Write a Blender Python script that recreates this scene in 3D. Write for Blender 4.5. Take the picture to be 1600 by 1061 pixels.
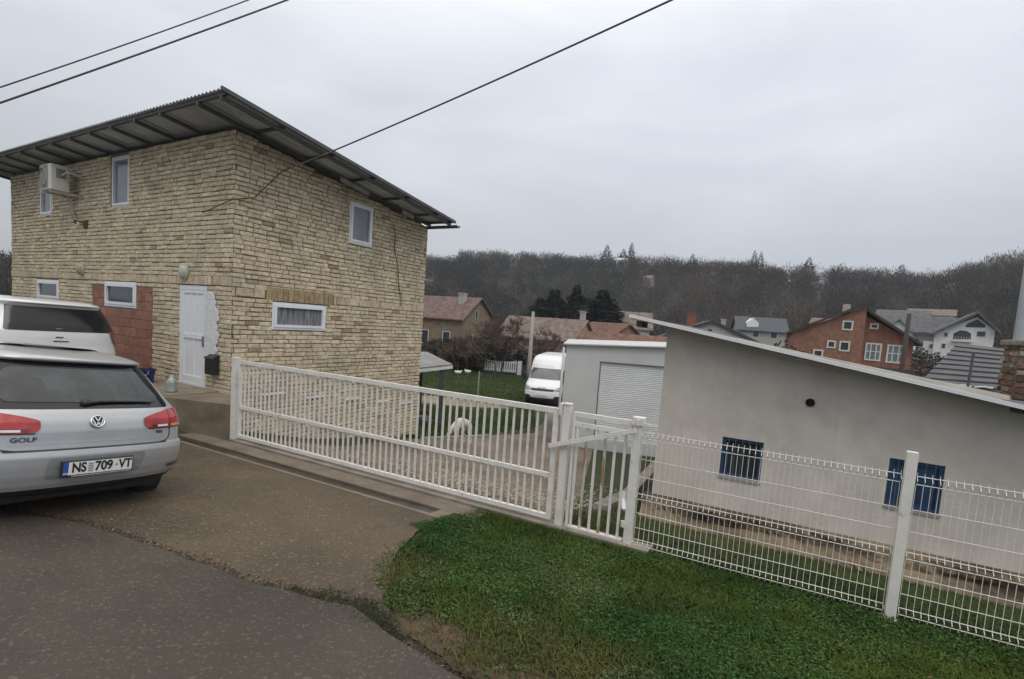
import bpy, bmesh, math, random
import numpy as np
from mathutils import Vector, Matrix
R = math.radians
SC = bpy.context.scene
for o in list(bpy.data.objects): bpy.data.objects.remove(o)
# ---------------------------------------------------------------- camera
F_PX, PITCH, ROLL, CY, CAMH = 790.7, .0848, .0719, 573.2, 2.3
cam = bpy.data.cameras.new('camera'); camo = bpy.data.objects.new('camera', cam); SC.collection.objects.link(camo)
cam.sensor_fit = 'HORIZONTAL'; cam.sensor_width = 36.0; cam.lens = 36.0*F_PX/1600
cam.shift_y = (CY-530.5)/1600; cam.clip_start = .05; cam.clip_end = 3000
_f = Vector((0, math.cos(PITCH), -math.sin(PITCH))); _r = Vector((1,0,0)); _u = _r.cross(_f)
RT = math.cos(ROLL)*_r + math.sin(ROLL)*_u; UP = -math.sin(ROLL)*_r + math.cos(ROLL)*_u
camo.matrix_world = Matrix(((RT.x,UP.x,-_f.x,0),(RT.y,UP.y,-_f.y,0),(RT.z,UP.z,-_f.z,CAMH),(0,0,0,1)))
SC.camera = camo
SC.render.resolution_x, SC.render.resolution_y = 1024, 679
SC.view_settings.view_transform = 'Standard'; SC.view_settings.look = 'None'
SC.view_settings.gamma = 1; SC.view_settings.exposure = 0.0
# ---------------------------------------------------------------- sky (overcast)
W = bpy.data.worlds.new('World'); SC.world = W; W.use_nodes = True
nt = W.node_tree; nt.nodes.clear()
def N(t, typ, **kw):
    n = t.nodes.new(typ)
    for k, v in kw.items():
        if k.startswith('i_'): n.inputs[k[2:].replace('_', ' ')].default_value = v
        else: setattr(n, k, v)
    return n
def L(t, a, ao, b, bi): t.links.new(a.outputs[ao], b.inputs[bi])
SUN_EL, SUN_AZ = 52, -40      # sun high behind the cloud, front left
def build_world():
    out = N(nt, 'ShaderNodeOutputWorld'); bg = N(nt, 'ShaderNodeBackground'); bg.inputs[1].default_value = 1.33
    sky = N(nt, 'ShaderNodeTexSky'); sky.sky_type = 'NISHITA'; sky.sun_disc = False
    sky.sun_elevation = R(SUN_EL); sky.sun_rotation = R(SUN_AZ); sky.air_density = 2; sky.dust_density = 4
    sk = N(nt, 'ShaderNodeMixRGB', blend_type='MULTIPLY'); sk.inputs[0].default_value = 1; sk.inputs[2].default_value = (.1,.1,.1,1)
    L(nt, sky, 0, sk, 1)
    tc = N(nt, 'ShaderNodeTexCoord'); sep = N(nt, 'ShaderNodeSeparateXYZ'); L(nt, tc, 'Generated', sep, 0)
    # cloud deck: brighter towards the zenith, soft mottling stretched to the horizon
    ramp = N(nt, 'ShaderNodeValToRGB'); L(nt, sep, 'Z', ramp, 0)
    e = ramp.color_ramp.elements
    e[0].position = 0.0; e[0].color = (.375,.398,.445,1)
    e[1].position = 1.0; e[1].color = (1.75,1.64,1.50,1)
    for p, c in ((.10,(.392,.415,.464,1)),(.17,(.425,.450,.505,1)),(.28,(.535,.563,.625,1)),(.44,(.630,.665,.725,1)),(.62,(.90,.89,.88,1))):
        q = e.new(p); q.color = c
    mp = N(nt, 'ShaderNodeMapping'); mp.inputs['Scale'].default_value = (1.0,1.0,3.2); L(nt, tc, 'Generated', mp, 0)
    n1 = N(nt, 'ShaderNodeTexNoise'); n1.inputs['Scale'].default_value = 1.7; n1.inputs['Detail'].default_value = 7; n1.inputs['Roughness'].default_value = .52
    n1.inputs['Distortion'].default_value = .5
    L(nt, mp, 0, n1, 0)
    r2 = N(nt, 'ShaderNodeValToRGB'); L(nt, n1, 0, r2, 0)
    r2.color_ramp.elements[0].position = .3; r2.color_ramp.elements[0].color = (.86,.865,.885,1)
    r2.color_ramp.elements[1].position = .7; r2.color_ramp.elements[1].color = (1.12,1.12,1.11,1)
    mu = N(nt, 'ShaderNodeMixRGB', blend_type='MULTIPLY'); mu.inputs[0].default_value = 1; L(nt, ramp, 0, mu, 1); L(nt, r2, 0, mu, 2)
    # the left of the sky is thinner cloud
    mx = N(nt, 'ShaderNodeMapRange'); mx.inputs['From Min'].default_value = -.8; mx.inputs['From Max'].default_value = .15
    mx.inputs['To Min'].default_value = .86; mx.inputs['To Max'].default_value = 1.03; L(nt, sep, 'X', mx, 0)
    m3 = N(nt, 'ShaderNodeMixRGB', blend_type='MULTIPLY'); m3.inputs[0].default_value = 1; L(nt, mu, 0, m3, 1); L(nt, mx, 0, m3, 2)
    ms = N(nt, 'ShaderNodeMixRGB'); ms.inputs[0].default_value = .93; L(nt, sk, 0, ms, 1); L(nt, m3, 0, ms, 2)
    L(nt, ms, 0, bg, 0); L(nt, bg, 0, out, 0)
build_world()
sl = bpy.data.lights.new('sun', 'SUN'); sl.energy = .75; sl.angle = R(25); sl.color = (1,.97,.93)
so = bpy.data.objects.new('sun', sl); SC.collection.objects.link(so)
so.rotation_euler = (R(90-SUN_EL), 0, R(25))   # from behind the camera's left shoulder, diffuse
try:
    SC.cycles.volume_bounces = 0; SC.cycles.max_bounces = 6
except Exception: pass
# ---------------------------------------------------------------- helpers
rnd = random.Random(7)
def ray(px, py):
    v = _f + RT*((px-800)/F_PX) + UP*((CY-py)/F_PX); return v/v.y
def at(px, py, d):
    v = ray(px, py)*d; return Vector((v.x, v.y, v.z+CAMH))
TK = [(-60,.75),(-12,.55),(-8,.50),(-4.6,.42),(-3.8,.36),(-.9,.06),(-.5,.01),(0,0),(.6,-.06),(2.45,-.55),(6,-1.05),(9,-1.25),(19.5,-1.95),(27,-2.3),(55,-3.2),(100,-6.0),(140,-8)]
TX = np.array([k[0] for k in TK], float); TY = np.array([k[1] for k in TK], float)
def sstep(a, b, x):
    t = np.clip((x-a)/(b-a), 0, 1); return t*t*(3-2*t)
RIDGE = [(-80,.03),(-60,.055),(-45.4,.075),(-44.8,.070),(-35,.08),(-20,.10),(-10.1,.123),(-5.2,.138),(1.2,.143),(6.2,.145),(13.1,.149),(19.6,.155),(25.7,.156),(29.1,.154),(32.7,.161),(36.1,.162),(38,.158),(40.4,.178),(42.7,.198),(44.2,.213),(55,.27),(80,.3)]
RA = np.array([k[0] for k in RIDGE]); RK = np.array([k[1] for k in RIDGE])
RD = 330.0; TREEH = 11.0
def Z(x, y):
    x = np.asarray(x, float); y = np.asarray(y, float)
    t = (x+4.54)*.4602+(y-8.33)*.8878
    z = np.interp(t, TX, TY)
    bump = np.maximum(0, .47-z)*sstep(-5.3, -7.0, x)*sstep(-4.6, -2.4, t)*sstep(1.2, .2, t)
    z = z + bump
    r = np.hypot(x, y); az = np.degrees(np.arctan2(x, np.maximum(y, .01)))
    top = CAMH + np.interp(az, RA, RK)*RD*np.maximum(.12, np.cos(np.radians(az))) - TREEH
    base = np.interp(t, TX, TY)
    hill = base + (top-base)*sstep(125, RD, r) + 2.5*np.sin(az*.35+r*.02)*sstep(140,190,r)*sstep(295,230,r)
    hill = np.where(r > RD, top - (r-RD)*.12, hill)
    return np.where((r > 125) & (y > 0), hill, z)
def zz(x, y): return float(Z(x, y))
# ---- materials
MT = {}
def mat(name, col, rough=.7, metal=0, var=.12, scale=8, bump=0, bscale=40, spec=.5, detail=6, attr=None, col2=None, coat=0, lo=.35, hi=.65, stretch=None, rvar=0, bdist=.01):
    if name in MT: return MT[name]
    m = bpy.data.materials.new(name); MT[name] = m; m.use_nodes = True; t = m.node_tree
    p = t.nodes['Principled BSDF']; p.inputs['Roughness'].default_value = rough; p.inputs['Metallic'].default_value = metal
    p.inputs['Specular IOR Level'].default_value = spec
    if coat: p.inputs['Coat Weight'].default_value = coat; p.inputs['Coat Roughness'].default_value = .06
    tc = N(t, 'ShaderNodeTexCoord'); src = tc; so_ = 'Object'
    if stretch:
        mp = N(t, 'ShaderNodeMapping'); mp.inputs['Scale'].default_value = stretch; L(t, tc, 'Object', mp, 0); src = mp; so_ = 0
    nz = N(t, 'ShaderNodeTexNoise'); nz.inputs['Scale'].default_value = scale; nz.inputs['Detail'].default_value = detail; nz.inputs['Roughness'].default_value = .6
    L(t, src, so_, nz, 0)
    rp = N(t, 'ShaderNodeMapRange'); rp.inputs['From Min'].default_value = lo; rp.inputs['From Max'].default_value = hi
    L(t, nz, 0, rp, 0)
    mx = N(t, 'ShaderNodeMixRGB'); L(t, rp, 0, mx, 0)
    c2 = col2 or tuple(c*(1+var) for c in col); c1 = col if col2 else tuple(c*(1-var) for c in col)
    mx.inputs[1].default_value = (*c1, 1); mx.inputs[2].default_value = (*c2, 1)
    last = mx
    if attr:
        a = N(t, 'ShaderNodeAttribute'); a.attribute_name = attr
        mm = N(t, 'ShaderNodeMixRGB', blend_type='MULTIPLY'); mm.inputs[0].default_value = 1
        L(t, mx, 0, mm, 1); L(t, a, 'Color', mm, 2); last = mm
    L(t, last, 0, p, 'Base Color')
    if rvar:
        rr = N(t, 'ShaderNodeMapRange'); rr.inputs['From Min'].default_value = .35; rr.inputs['From Max'].default_value = .65
        rr.inputs['To Min'].default_value = rough-rvar; rr.inputs['To Max'].default_value = rough+rvar
        L(t, nz, 0, rr, 0); L(t, rr, 0, p, 'Roughness')
    if bump:
        n2 = N(t, 'ShaderNodeTexNoise'); n2.inputs['Scale'].default_value = bscale; n2.inputs['Detail'].default_value = 5
        L(t, src, so_, n2, 0)
        b = N(t, 'ShaderNodeBump'); b.inputs['Strength'].default_value = bump; b.inputs['Distance'].default_value = bdist
        L(t, n2, 0, b, 'Height'); L(t, b, 0, p, 'Normal')
    m['last'] = last.name
    return m
def tree_of(m): return m.node_tree, m.node_tree.nodes['Principled BSDF'], m.node_tree.nodes[m['last']]
def overlay(m, col, scale, lo, hi, kind='noise', amt=1.0, detail=4, stretch=None):
    """blend a second colour over the base by a thresholded texture"""
    t, p, last = tree_of(m)
    tc = N(t, 'ShaderNodeTexCoord'); s, so_ = tc, 'Object'
    if stretch:
        mp = N(t, 'ShaderNodeMapping'); mp.inputs['Scale'].default_value = stretch; L(t, tc, 'Object', mp, 0); s = mp; so_ = 0
    if kind == 'noise':
        n = N(t, 'ShaderNodeTexNoise'); n.inputs['Scale'].default_value = scale; n.inputs['Detail'].default_value = detail
    else:
        n = N(t, 'ShaderNodeTexVoronoi'); n.inputs['Scale'].default_value = scale
    if kind == 'crack':
        n.feature = 'DISTANCE_TO_EDGE'; nd = N(t, 'ShaderNodeTexNoise'); nd.inputs['Scale'].default_value = 2.2; nd.inputs['Detail'].default_value = 8; L(t, s, so_, nd, 0)
        ad = N(t, 'ShaderNodeMixRGB', blend_type='ADD'); ad.inputs[0].default_value = .9; L(t, s, so_, ad, 1); L(t, nd, 1, ad, 2); s = ad; so_ = 0
    L(t, s, so_, n, 0)
    r = N(t, 'ShaderNodeMapRange'); r.inputs['From Min'].default_value = lo; r.inputs['From Max'].default_value = hi
    r.inputs['To Max'].default_value = amt; L(t, n, 0, r, 0)
    mx = N(t, 'ShaderNodeMixRGB'); L(t, r, 0, mx, 0); L(t, last, 0, mx, 1); mx.inputs[2].default_value = (*col, 1)
    L(t, mx, 0, p, 'Base Color'); m['last'] = mx.name
    return m
# ---- mesh builder
class MB:
    def __init__(s): s.v = []; s.f = []; s.m = []; s.c = []; s.cur = 0; s.col = None
    def add(s, vs, fs):
        b = len(s.v); s.v += [tuple(v) for v in vs]
        for f in fs: s.f.append([b+i for i in f]); s.m.append(s.cur)
        if s.col is not None: s.c += [s.col]*len(vs)
        return s
    def box(s, x0, x1, y0, y1, z0, z1, M=None):
        vs = [Vector((x,y,z)) for z in (z0,z1) for x,y in ((x0,y0),(x1,y0),(x1,y1),(x0,y1))]
        if M: vs = [M @ v for v in vs]
        return s.add(vs, [(0,3,2,1),(4,5,6,7),(0,1,5,4),(1,2,6,5),(2,3,7,6),(3,0,4,7)])
    def beam(s, a, b, w, h, up=Vector((0,0,1))):
        a = Vector(a); b = Vector(b); d = (b-a).normalized(); x = d.cross(up)
        if x.length < 1e-4: x = Vector((1,0,0))
        x.normalize(); y = x.cross(d)
        vs = [p + x*(i*w/2) + y*(j*h/2) for p in (a,b) for i,j in ((-1,-1),(1,-1),(1,1),(-1,1))]
        return s.add(vs, [(0,1,2,3),(7,6,5,4),(0,4,5,1),(1,5,6,2),(2,6,7,3),(3,7,4,0)])
    def tube(s, pts, r, n=8, caps=True):
        pts = [Vector(p) for p in pts]; rs = r if isinstance(r, (list,tuple)) else [r]*len(pts)
        vs = []; prev = None
        for i, p in enumerate(pts):
            d = (pts[min(i+1,len(pts)-1)]-pts[max(i-1,0)]).normalized()
            x = d.orthogonal().normalized() if prev is None else (prev - d*prev.dot(d)).normalized()
            prev = x; y = d.cross(x)
            for k in range(n):
                a = 2*math.pi*k/n; vs.append(p + (x*math.cos(a)+y*math.sin(a))*rs[i])
        fs = []
        for i in range(len(pts)-1):
            for k in range(n):
                k2 = (k+1) % n; fs.append((i*n+k, i*n+k2, (i+1)*n+k2, (i+1)*n+k))
        if caps and n > 2: fs += [tuple(reversed(range(n))), tuple(range((len(pts)-1)*n, len(pts)*n))]
        return s.add(vs, fs)
    def lathe(s, prof, c=(0,0,0), ax='z', n=24):
        vs = []; c = Vector(c)
        for r, h in prof:
            for k in range(n):
                a = 2*math.pi*k/n; u, w = r*math.cos(a), r*math.sin(a)
                vs.append(c + (Vector((u,w,h)) if ax == 'z' else Vector((h,u,w)) if ax == 'x' else Vector((u,h,w))))
        fs = [(i*n+k, i*n+(k+1)%n, (i+1)*n+(k+1)%n, (i+1)*n+k) for i in range(len(prof)-1) for k in range(n)]
        return s.add(vs, fs)
    def prism(s, poly, d0, d1, ax='y'):
        """poly in (a,b); extruded along ax"""
        def P(a,b,d): return (a,d,b) if ax == 'y' else (d,a,b) if ax == 'x' else (a,b,d)
        n = len(poly); vs = [P(a,b,d0) for a,b in poly]+[P(a,b,d1) for a,b in poly]
        return s.add(vs, [tuple(range(n)), tuple(reversed(range(n,2*n)))]+[(i,(i+1)%n,n+(i+1)%n,n+i)[::-1] for i in range(n)])
    def build(s, name, mats, parent=None, smooth=False, loc=None, rot=None, bevel=0, fix=True, sharp=None):
        me = bpy.data.meshes.new(name); me.from_pydata(s.v, [], s.f)
        mats = mats if isinstance(mats, (list,tuple)) else [mats]
        for m in mats: me.materials.append(m)
        if len(mats) > 1: me.polygons.foreach_set('material_index', s.m)
        if s.c:
            a = me.color_attributes.new('Col', 'FLOAT_COLOR', 'POINT'); a.data.foreach_set('color', np.array(s.c, np.float32).ravel())
        if fix:
            bm = bmesh.new(); bm.from_mesh(me); bmesh.ops.recalc_face_normals(bm, faces=bm.faces)
            if bevel:
                bmesh.ops.bevel(bm, geom=[e for e in bm.edges if e.is_manifold and e.calc_face_angle(0) > .6], offset=bevel, segments=1, affect='EDGES')
            bm.to_mesh(me); bm.free()
        if smooth:
            me.polygons.foreach_set('use_smooth', [True]*len(me.polygons))
            if sharp: 
                try: me.set_sharp_from_angle(angle=R(sharp))
                except Exception: pass
        me.update(); return link(name, me, parent, loc, rot)
def link(name, me, parent=None, loc=None, rot=None):
    o = bpy.data.objects.new(name, me); SC.collection.objects.link(o)
    if parent: o.parent = parent
    if loc: o.location = loc
    if rot is not None: o.rotation_euler = (0,0,rot)
    return o
def npmesh(name, V, Fc, mats, col=None, parent=None, smooth=False):
    me = bpy.data.meshes.new(name); V = np.asarray(V, np.float32); Fc = np.asarray(Fc, np.int32); k = Fc.shape[1]
    me.vertices.add(len(V)); me.vertices.foreach_set('co', V.ravel())
    me.loops.add(Fc.size); me.loops.foreach_set('vertex_index', Fc.ravel())
    me.polygons.add(len(Fc)); me.polygons.foreach_set('loop_start', np.arange(0, Fc.size, k, dtype=np.int32))
    if smooth: me.polygons.foreach_set('use_smooth', np.ones(len(Fc), bool))
    me.update(calc_edges=True)
    me.materials.append(mats)
    if col is not None:
        a = me.color_attributes.new('Col', 'FLOAT_COLOR', 'POINT')
        c = np.ones((len(V),4), np.float32); c[:,:3] = col; a.data.foreach_set('color', c.ravel())
    return link(name, me, parent)
def tag(o, label=None, cat=None, group=None, kind=None):
    if label: o['label'] = label
    if cat: o['category'] = cat
    if group: o['group'] = group
    if kind: o['kind'] = kind
    return o
def thing(name, label, cat, loc=(0,0,0), rotz=0, group=None):
    o = bpy.data.objects.new(name, None); SC.collection.objects.link(o); o.location = loc; o.rotation_euler = (0,0,rotz)
    o.empty_display_size = .2
    return tag(o, label, cat, group)
def copy_tree(o, parent=None):
    c = o.copy(); SC.collection.objects.link(c); c.parent = parent
    for ch in [x for x in SC.objects if x.parent == o]: copy_tree(ch, c)
    return c
def text_mesh(txt, size, M, m, name, parent, depth=.002, bold=0, sx=1.0):
    cu = bpy.data.curves.new('t', 'FONT'); cu.body = txt; cu.size = size; cu.extrude = depth; cu.align_x = 'CENTER'; cu.align_y = 'CENTER'; cu.offset = bold
    o = bpy.data.objects.new('t', cu); SC.collection.objects.link(o)
    bpy.context.view_layer.update()
    me = bpy.data.meshes.new_from_object(o.evaluated_get(bpy.context.evaluated_depsgraph_get()))
    bpy.data.objects.remove(o); me.transform(M @ Matrix.Diagonal((sx,1,1,1))); me.materials.clear(); me.materials.append(m); me.name = name
    return link(name, me, parent)
# ---------------------------------------------------------------- materials
M_mortar = mat('mortar', (.135,.118,.095), .95, var=.3, scale=14, bump=.6, bscale=60)
M_brick = mat('yellow_brick', (1,1,1), .88, var=.2, scale=11, attr='Col', bump=.9, bscale=38, bdist=.02)
overlay(M_brick, (.24,.205,.16), 1.3, .50, .78, amt=.6, detail=8)
M_redblock = mat('red_block', (1.0,1.0,1.0), .85, var=.2, scale=9, attr='Col', bump=.4, bscale=50)
M_white = mat('white_pvc', (.70,.72,.75), .35, var=.03, scale=3)
M_whitepaint = mat('white_paint', (.66,.64,.605), .5, var=.08, scale=7, bump=.15, bscale=60)
overlay(M_whitepaint, (.30,.24,.17), 9, .63, .78, amt=.6, detail=8)
M_glassd = mat('dark_pane', (.035,.04,.045), .06, var=.2, scale=2, spec=.8)
M_glassb = mat('bluegrey_pane', (.16,.18,.205), .12, var=.15, scale=2, spec=.7)
M_curtain = mat('lace_curtain', (.16,.165,.18), .8, var=.55, scale=16, stretch=(3,1,.15))
M_roofm = mat('roof_sheet_metal', (.42,.44,.46), .5, metal=.1, var=.15, scale=2)
M_roofu = mat('roof_sheet_underside', (.16,.165,.175), .6, metal=.1, var=.15, scale=2)
M_steel = mat('dark_steel', (.075,.077,.082), .6, var=.2)
M_cream = mat('ac_plastic', (.52,.51,.47), .5, var=.05)
M_wire = mat('cable_rubber', (.045,.046,.050), .6, var=.1)
M_black = mat('black_plastic', (.018,.018,.02), .45, var=.2)
M_rubber = mat('tyre_rubber', (.02,.02,.021), .85, var=.2, bump=.3, bscale=80)
M_conc = mat('concrete', (.23,.205,.175), .8, var=.22, scale=2.5, bump=.5, bscale=30, rvar=.12)
overlay(M_conc, (.09,.08,.06), 1.3, .5, .75, amt=.6)
M_plaster = mat('grey_plaster', (.60,.555,.495), .92, var=.10, scale=1.4, bump=.5, bscale=26, detail=9)
overlay(M_plaster, (.48,.44,.39), 2.6, .50, .68, amt=.5, detail=8)
overlay(M_plaster, (.40,.365,.32), 3.2, .58, .85, amt=.45, detail=8, stretch=(2.5,2.5,.22)); overlay(M_plaster, (.66,.62,.56), 5.5, .60, .72, amt=.35, detail=9)
overlay(M_whitepaint, (.36,.22,.11), 17, .66, .74, amt=.7, detail=5)
# ---------------------------------------------------------------- ground
def ground_mat():
    m = mat('grass_soil', (.018,.026,.009), .95, var=.3, scale=.6, bump=.6, bscale=9, col2=(.032,.048,.014), bdist=.05)
    overlay(m, (.11,.088,.055), .16, .56, .66, amt=.8, detail=8)
    overlay(m, (.03,.045,.015), 3, .55, .7, amt=.6, detail=6)
    return m
def polar(name, r0, r1, rs, a0, a1, na, m):
    rr = np.array(rs); aa = np.radians(np.linspace(a0, a1, na+1))
    Rg, Ag = np.meshgrid(rr, aa, indexing='ij'); X = Rg*np.sin(Ag); Y = Rg*np.cos(Ag)
    V = np.stack([X, Y, Z(X, Y)], -1).reshape(-1,3); n = na+1
    I, J = np.meshgrid(np.arange(len(rr)-1), np.arange(na), indexing='ij'); a = (I*n+J).ravel()
    return npmesh(name, V, np.stack([a, a+1, a+n+1, a+n], -1)[:, ::-1], m, smooth=True)
rs = list(np.arange(.02, 16, .22)) + list(16*np.power(132/16, np.linspace(0,1,90)))
g = polar('ground', 0, 0, rs, -180, 180, 360, ground_mat()); tag(g, 'grass and soil sloping from the road down into the valley', 'ground', kind='structure')
m_h = mat('forest_floor', (.018,.017,.012), 1.0, var=.3, scale=.03, bump=.0); overlay(m_h, (.035,.027,.018), .012, .5, .62, amt=.7)
hl = polar('hill', 0, 0, list(np.linspace(132, 330, 50))+list(np.linspace(340, 700, 12)), -85, 85, 200, m_h); tag(hl, 'wooded hill behind the valley', 'hill', kind='structure')
def strip(name, A, B, n, m, k=8, dz=.02, jit=0, seed=1, label=None):
    """sheet lofted between two polylines, laid on the terrain"""
    def res(P, n):
        P = np.array(P, float); d = np.r_[0, np.cumsum(np.hypot(*(P[1:]-P[:-1]).T))]; t = np.linspace(0, d[-1], n)
        return np.stack([np.interp(t, d, P[:,0]), np.interp(t, d, P[:,1])], -1)
    rg = np.random.default_rng(seed); a = res(A, n); b = res(B, n)
    if jit:
        w = np.convolve(rg.normal(0,1,n+8), np.ones(3)/3, 'same')[:n]*.6 + np.convolve(rg.normal(0,1,n+30), np.ones(15)/15, 'same')[:n]*1.6
        dv = a-b; dv /= np.linalg.norm(dv, axis=1)[:,None]; a = a + dv*(w*jit)[:,None]
    s = np.linspace(0,1,k)[None,:,None]**1.5
    P = a[:,None]*(1-s)+b[:,None]*s; V = np.concatenate([P, (Z(P[...,0],P[...,1])+dz)[...,None]], -1).reshape(-1,3)
    I, J = np.meshgrid(np.arange(n-1), np.arange(k-1), indexing='ij'); q = (I*k+J).ravel()
    o = npmesh(name, V, np.stack([q, q+k, q+k+1, q+1], -1), m, smooth=True)
    return tag(o, label, kind='structure')
m_as = mat('asphalt', (.050,.040,.030), .62, var=.22, scale=1.1, bump=.9, bscale=150, rvar=.14, detail=8, bdist=.008)
overlay(m_as, (.025,.020,.015), .75, .46, .70, amt=.85, detail=9); overlay(m_as, (.064,.051,.035), .38, .52, .70, amt=.5, detail=9); overlay(m_as, (.028,.024,.021), 2.2, .60, .74, amt=.5, detail=9)
overlay(m_as, (.15,.13,.105), 34, .58, .66, amt=.5, detail=4); overlay(m_as, (.028,.025,.022), 48, .60, .68, amt=.6, detail=4)
overlay(m_as, (.30,.28,.25), 34, .16, .06, 'voronoi', amt=.4)
m_dr = mat('driveway_gravel_concrete', (.080,.058,.034), .68, var=.25, scale=1.3, bump=.9, bscale=120, rvar=.14, detail=8, bdist=.01)
overlay(m_dr, (.040,.029,.018), .9, .47, .70, amt=.85, detail=9); overlay(m_dr, (.105,.079,.048), .55, .52, .70, amt=.5, detail=9); overlay(m_dr, (.04,.03,.023), 2.6, .60, .74, amt=.5, detail=9)
overlay(m_dr, (.19,.155,.11), 30, .57, .66, amt=.5, detail=4); overlay(m_dr, (.035,.027,.020), 42, .60, .68, amt=.6, detail=4)
overlay(m_dr, (.36,.33,.27), 30, .17, .06, 'voronoi', amt=.4)
EDGE = [(-14,7.3),(-9,5.9),(-6.2,4.75),(-4.34,4.24),(-3.58,4.19),(-2.53,3.8),(-1.7,3.45),(-.97,3.3),(-.69,3.05),(-.24,2.72),(.3,2.35),(1.4,1.75),(3.2,.9),(8,-1.6)]
n_ = (.4602,.8878); u_ = (.8878,-.4602)
def G(s, t): return (-4.54+u_[0]*s+n_[0]*t, 8.33+u_[1]*s+n_[1]*t)
strip('road', EDGE, [(-17,-3),(-8,-5),(0,-8),(6,-10)], 260, m_as, k=26, dz=.034, jit=.022, seed=3, label='dark wet asphalt road')
strip('driveway', [G(-1.2,-1.1),G(0,-.69),G(4.45,-.69),(-.64,5.72),(-.80,5.2),(-.88,4.7),(-.90,4.09),(-.80,3.45),(-.50,3.0),(-.1,2.6)],
      [(-9.5,7.6),(-8.0,4.9),(-6.2,4.2),(-4.34,3.9),(-3.58,3.8),(-2.53,3.4),(-1.7,3.0),(-.97,2.8),(-.4,2.6)], 160, m_dr, k=40, dz=.024, jit=.03, seed=5, label='brown gritty concrete driveway in front of the gate')
strip('driveway_side', [(-9.5,7.6),(-8.0,4.9)], [(-13,8.6),(-11.5,6)], 40, m_dr, k=20, dz=.022, label='driveway beneath the parked cars')
strip('driveway_side', [G(-1.2,-1.3),(-9.5,7.6)][::-1], [(-13,13),(-12.5,9)][::-1], 40, m_dr, k=30, dz=.018, label='driveway along the brick house')
# yard
m_yd = mat('yard_gravel', (.150,.120,.092), .85, var=.28, scale=.8, bump=.8, bscale=40, detail=8, bdist=.03)
overlay(m_yd, (.075,.06,.044), .7, .5, .7, amt=.7, detail=7); overlay(m_yd, (.30,.26,.21), 16, .60, .70, amt=.55, detail=3)
overlay(m_yd, (.05,.065,.022), .33, .55, .68, amt=.6, detail=8)
strip('yard', [G(.3,.12),G(2,.1),G(4,.1),G(5.9,.12)][::1], [(-2.35,13.5),(-.5,15.6),(1.1,16.6),(2.9,16.4)], 60, m_yd, k=40, dz=.02, jit=.0, label='brown gravel yard behind the white gate')
strip('yard', [(-2.35,13.6),(-.5,15.9)], [(-1.0,14.7),(1.0,14.5)], 10, m_yd, k=6, dz=.019, label='edge of the gravel yard by the house')
strip('yard', [(-.5,15.6),(1.3,19),(1.9,24),(2.0,30)], [(2.9,16.4),(3.5,20),(4.4,25),(4.6,30)], 40, m_yd, k=12, dz=.021, label='gravel track running on to the parked van')
strip('lawn_dirt', [(-4.6,25.5),(-3.2,26.5),(-1.5,26),(.0,24)], [(-4.2,21.5),(-3,22),(-1.6,22.5),(.0,23.3)], 40, mat('sand_patch', (.19,.165,.11), .95, var=.25, scale=1.2), k=8, dz=.03, jit=.3, label='bare sandy patch in the far lawn')
# ---------------------------------------------------------------- brick house (local frame: x right along front, y back, origin = near corner)
HC = (-5.27, 9.41, 0.0); HR = R(-29.6)
house = thing('brick_house', 'two storey yellow brick house with sloping sheet metal roof beside the white gate', 'house', HC, HR)
WL, WD, BASE = 10.72, 5.45, -1.35
def hz(y): return 5.44-.126*y          # underside of the roof
def holes_wall(b, u0, u1, v0, vt, holes, P, t0, t1):
    """wall pieces around rectangular holes; P(u,v,d) maps to 3D, d from t0 to t1"""
    us = sorted({u0, u1, *[h[0] for h in holes], *[h[1] for h in holes]}); vs = sorted({v0, *[h[2] for h in holes], *[h[3] for h in holes], 99})
    for i in range(len(us)-1):
        a, c = us[i], us[i+1]; run = None; segs = []
        for j in range(len(vs)-1):
            lo, hi = vs[j], vs[j+1]; m = ((a+c)/2, (lo+min(hi, lo+.01))/2)
            inside = any(h[0] <= m[0] <= h[1] and h[2] <= m[1] < h[3] for h in holes)
            if inside: run = None
            elif run is None: run = [lo, hi]; segs.append(run)
            else: run[1] = hi
        for lo, hi in segs:
            ta, tc = min(hi, vt(a)), min(hi, vt(c))
            vv = [P(a,lo,t0),P(c,lo,t0),P(c,lo,t1),P(a,lo,t1),P(a,ta,t0),P(c,tc,t0),P(c,tc,t1),P(a,ta,t1)]
            b.add(vv, [(0,3,2,1),(4,5,6,7),(0,1,5,4),(1,2,6,5),(2,3,7,6),(3,0,4,7)])
def brickcol(r, u=0, v=0):
    base = r.choice([(.43,.365,.255),(.445,.375,.265),(.42,.355,.25),(.46,.39,.275),(.39,.33,.24),(.44,.375,.27),(.41,.345,.245),(.475,.415,.30)])
    if r.random() < .02: base = (.27,.19,.13)
    if r.random() < .06: base = (.48,.43,.32)
    k = 1.26*r.uniform(.93, 1.07); return (base[0]*k, base[1]*k, base[2]*k, 1)
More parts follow.
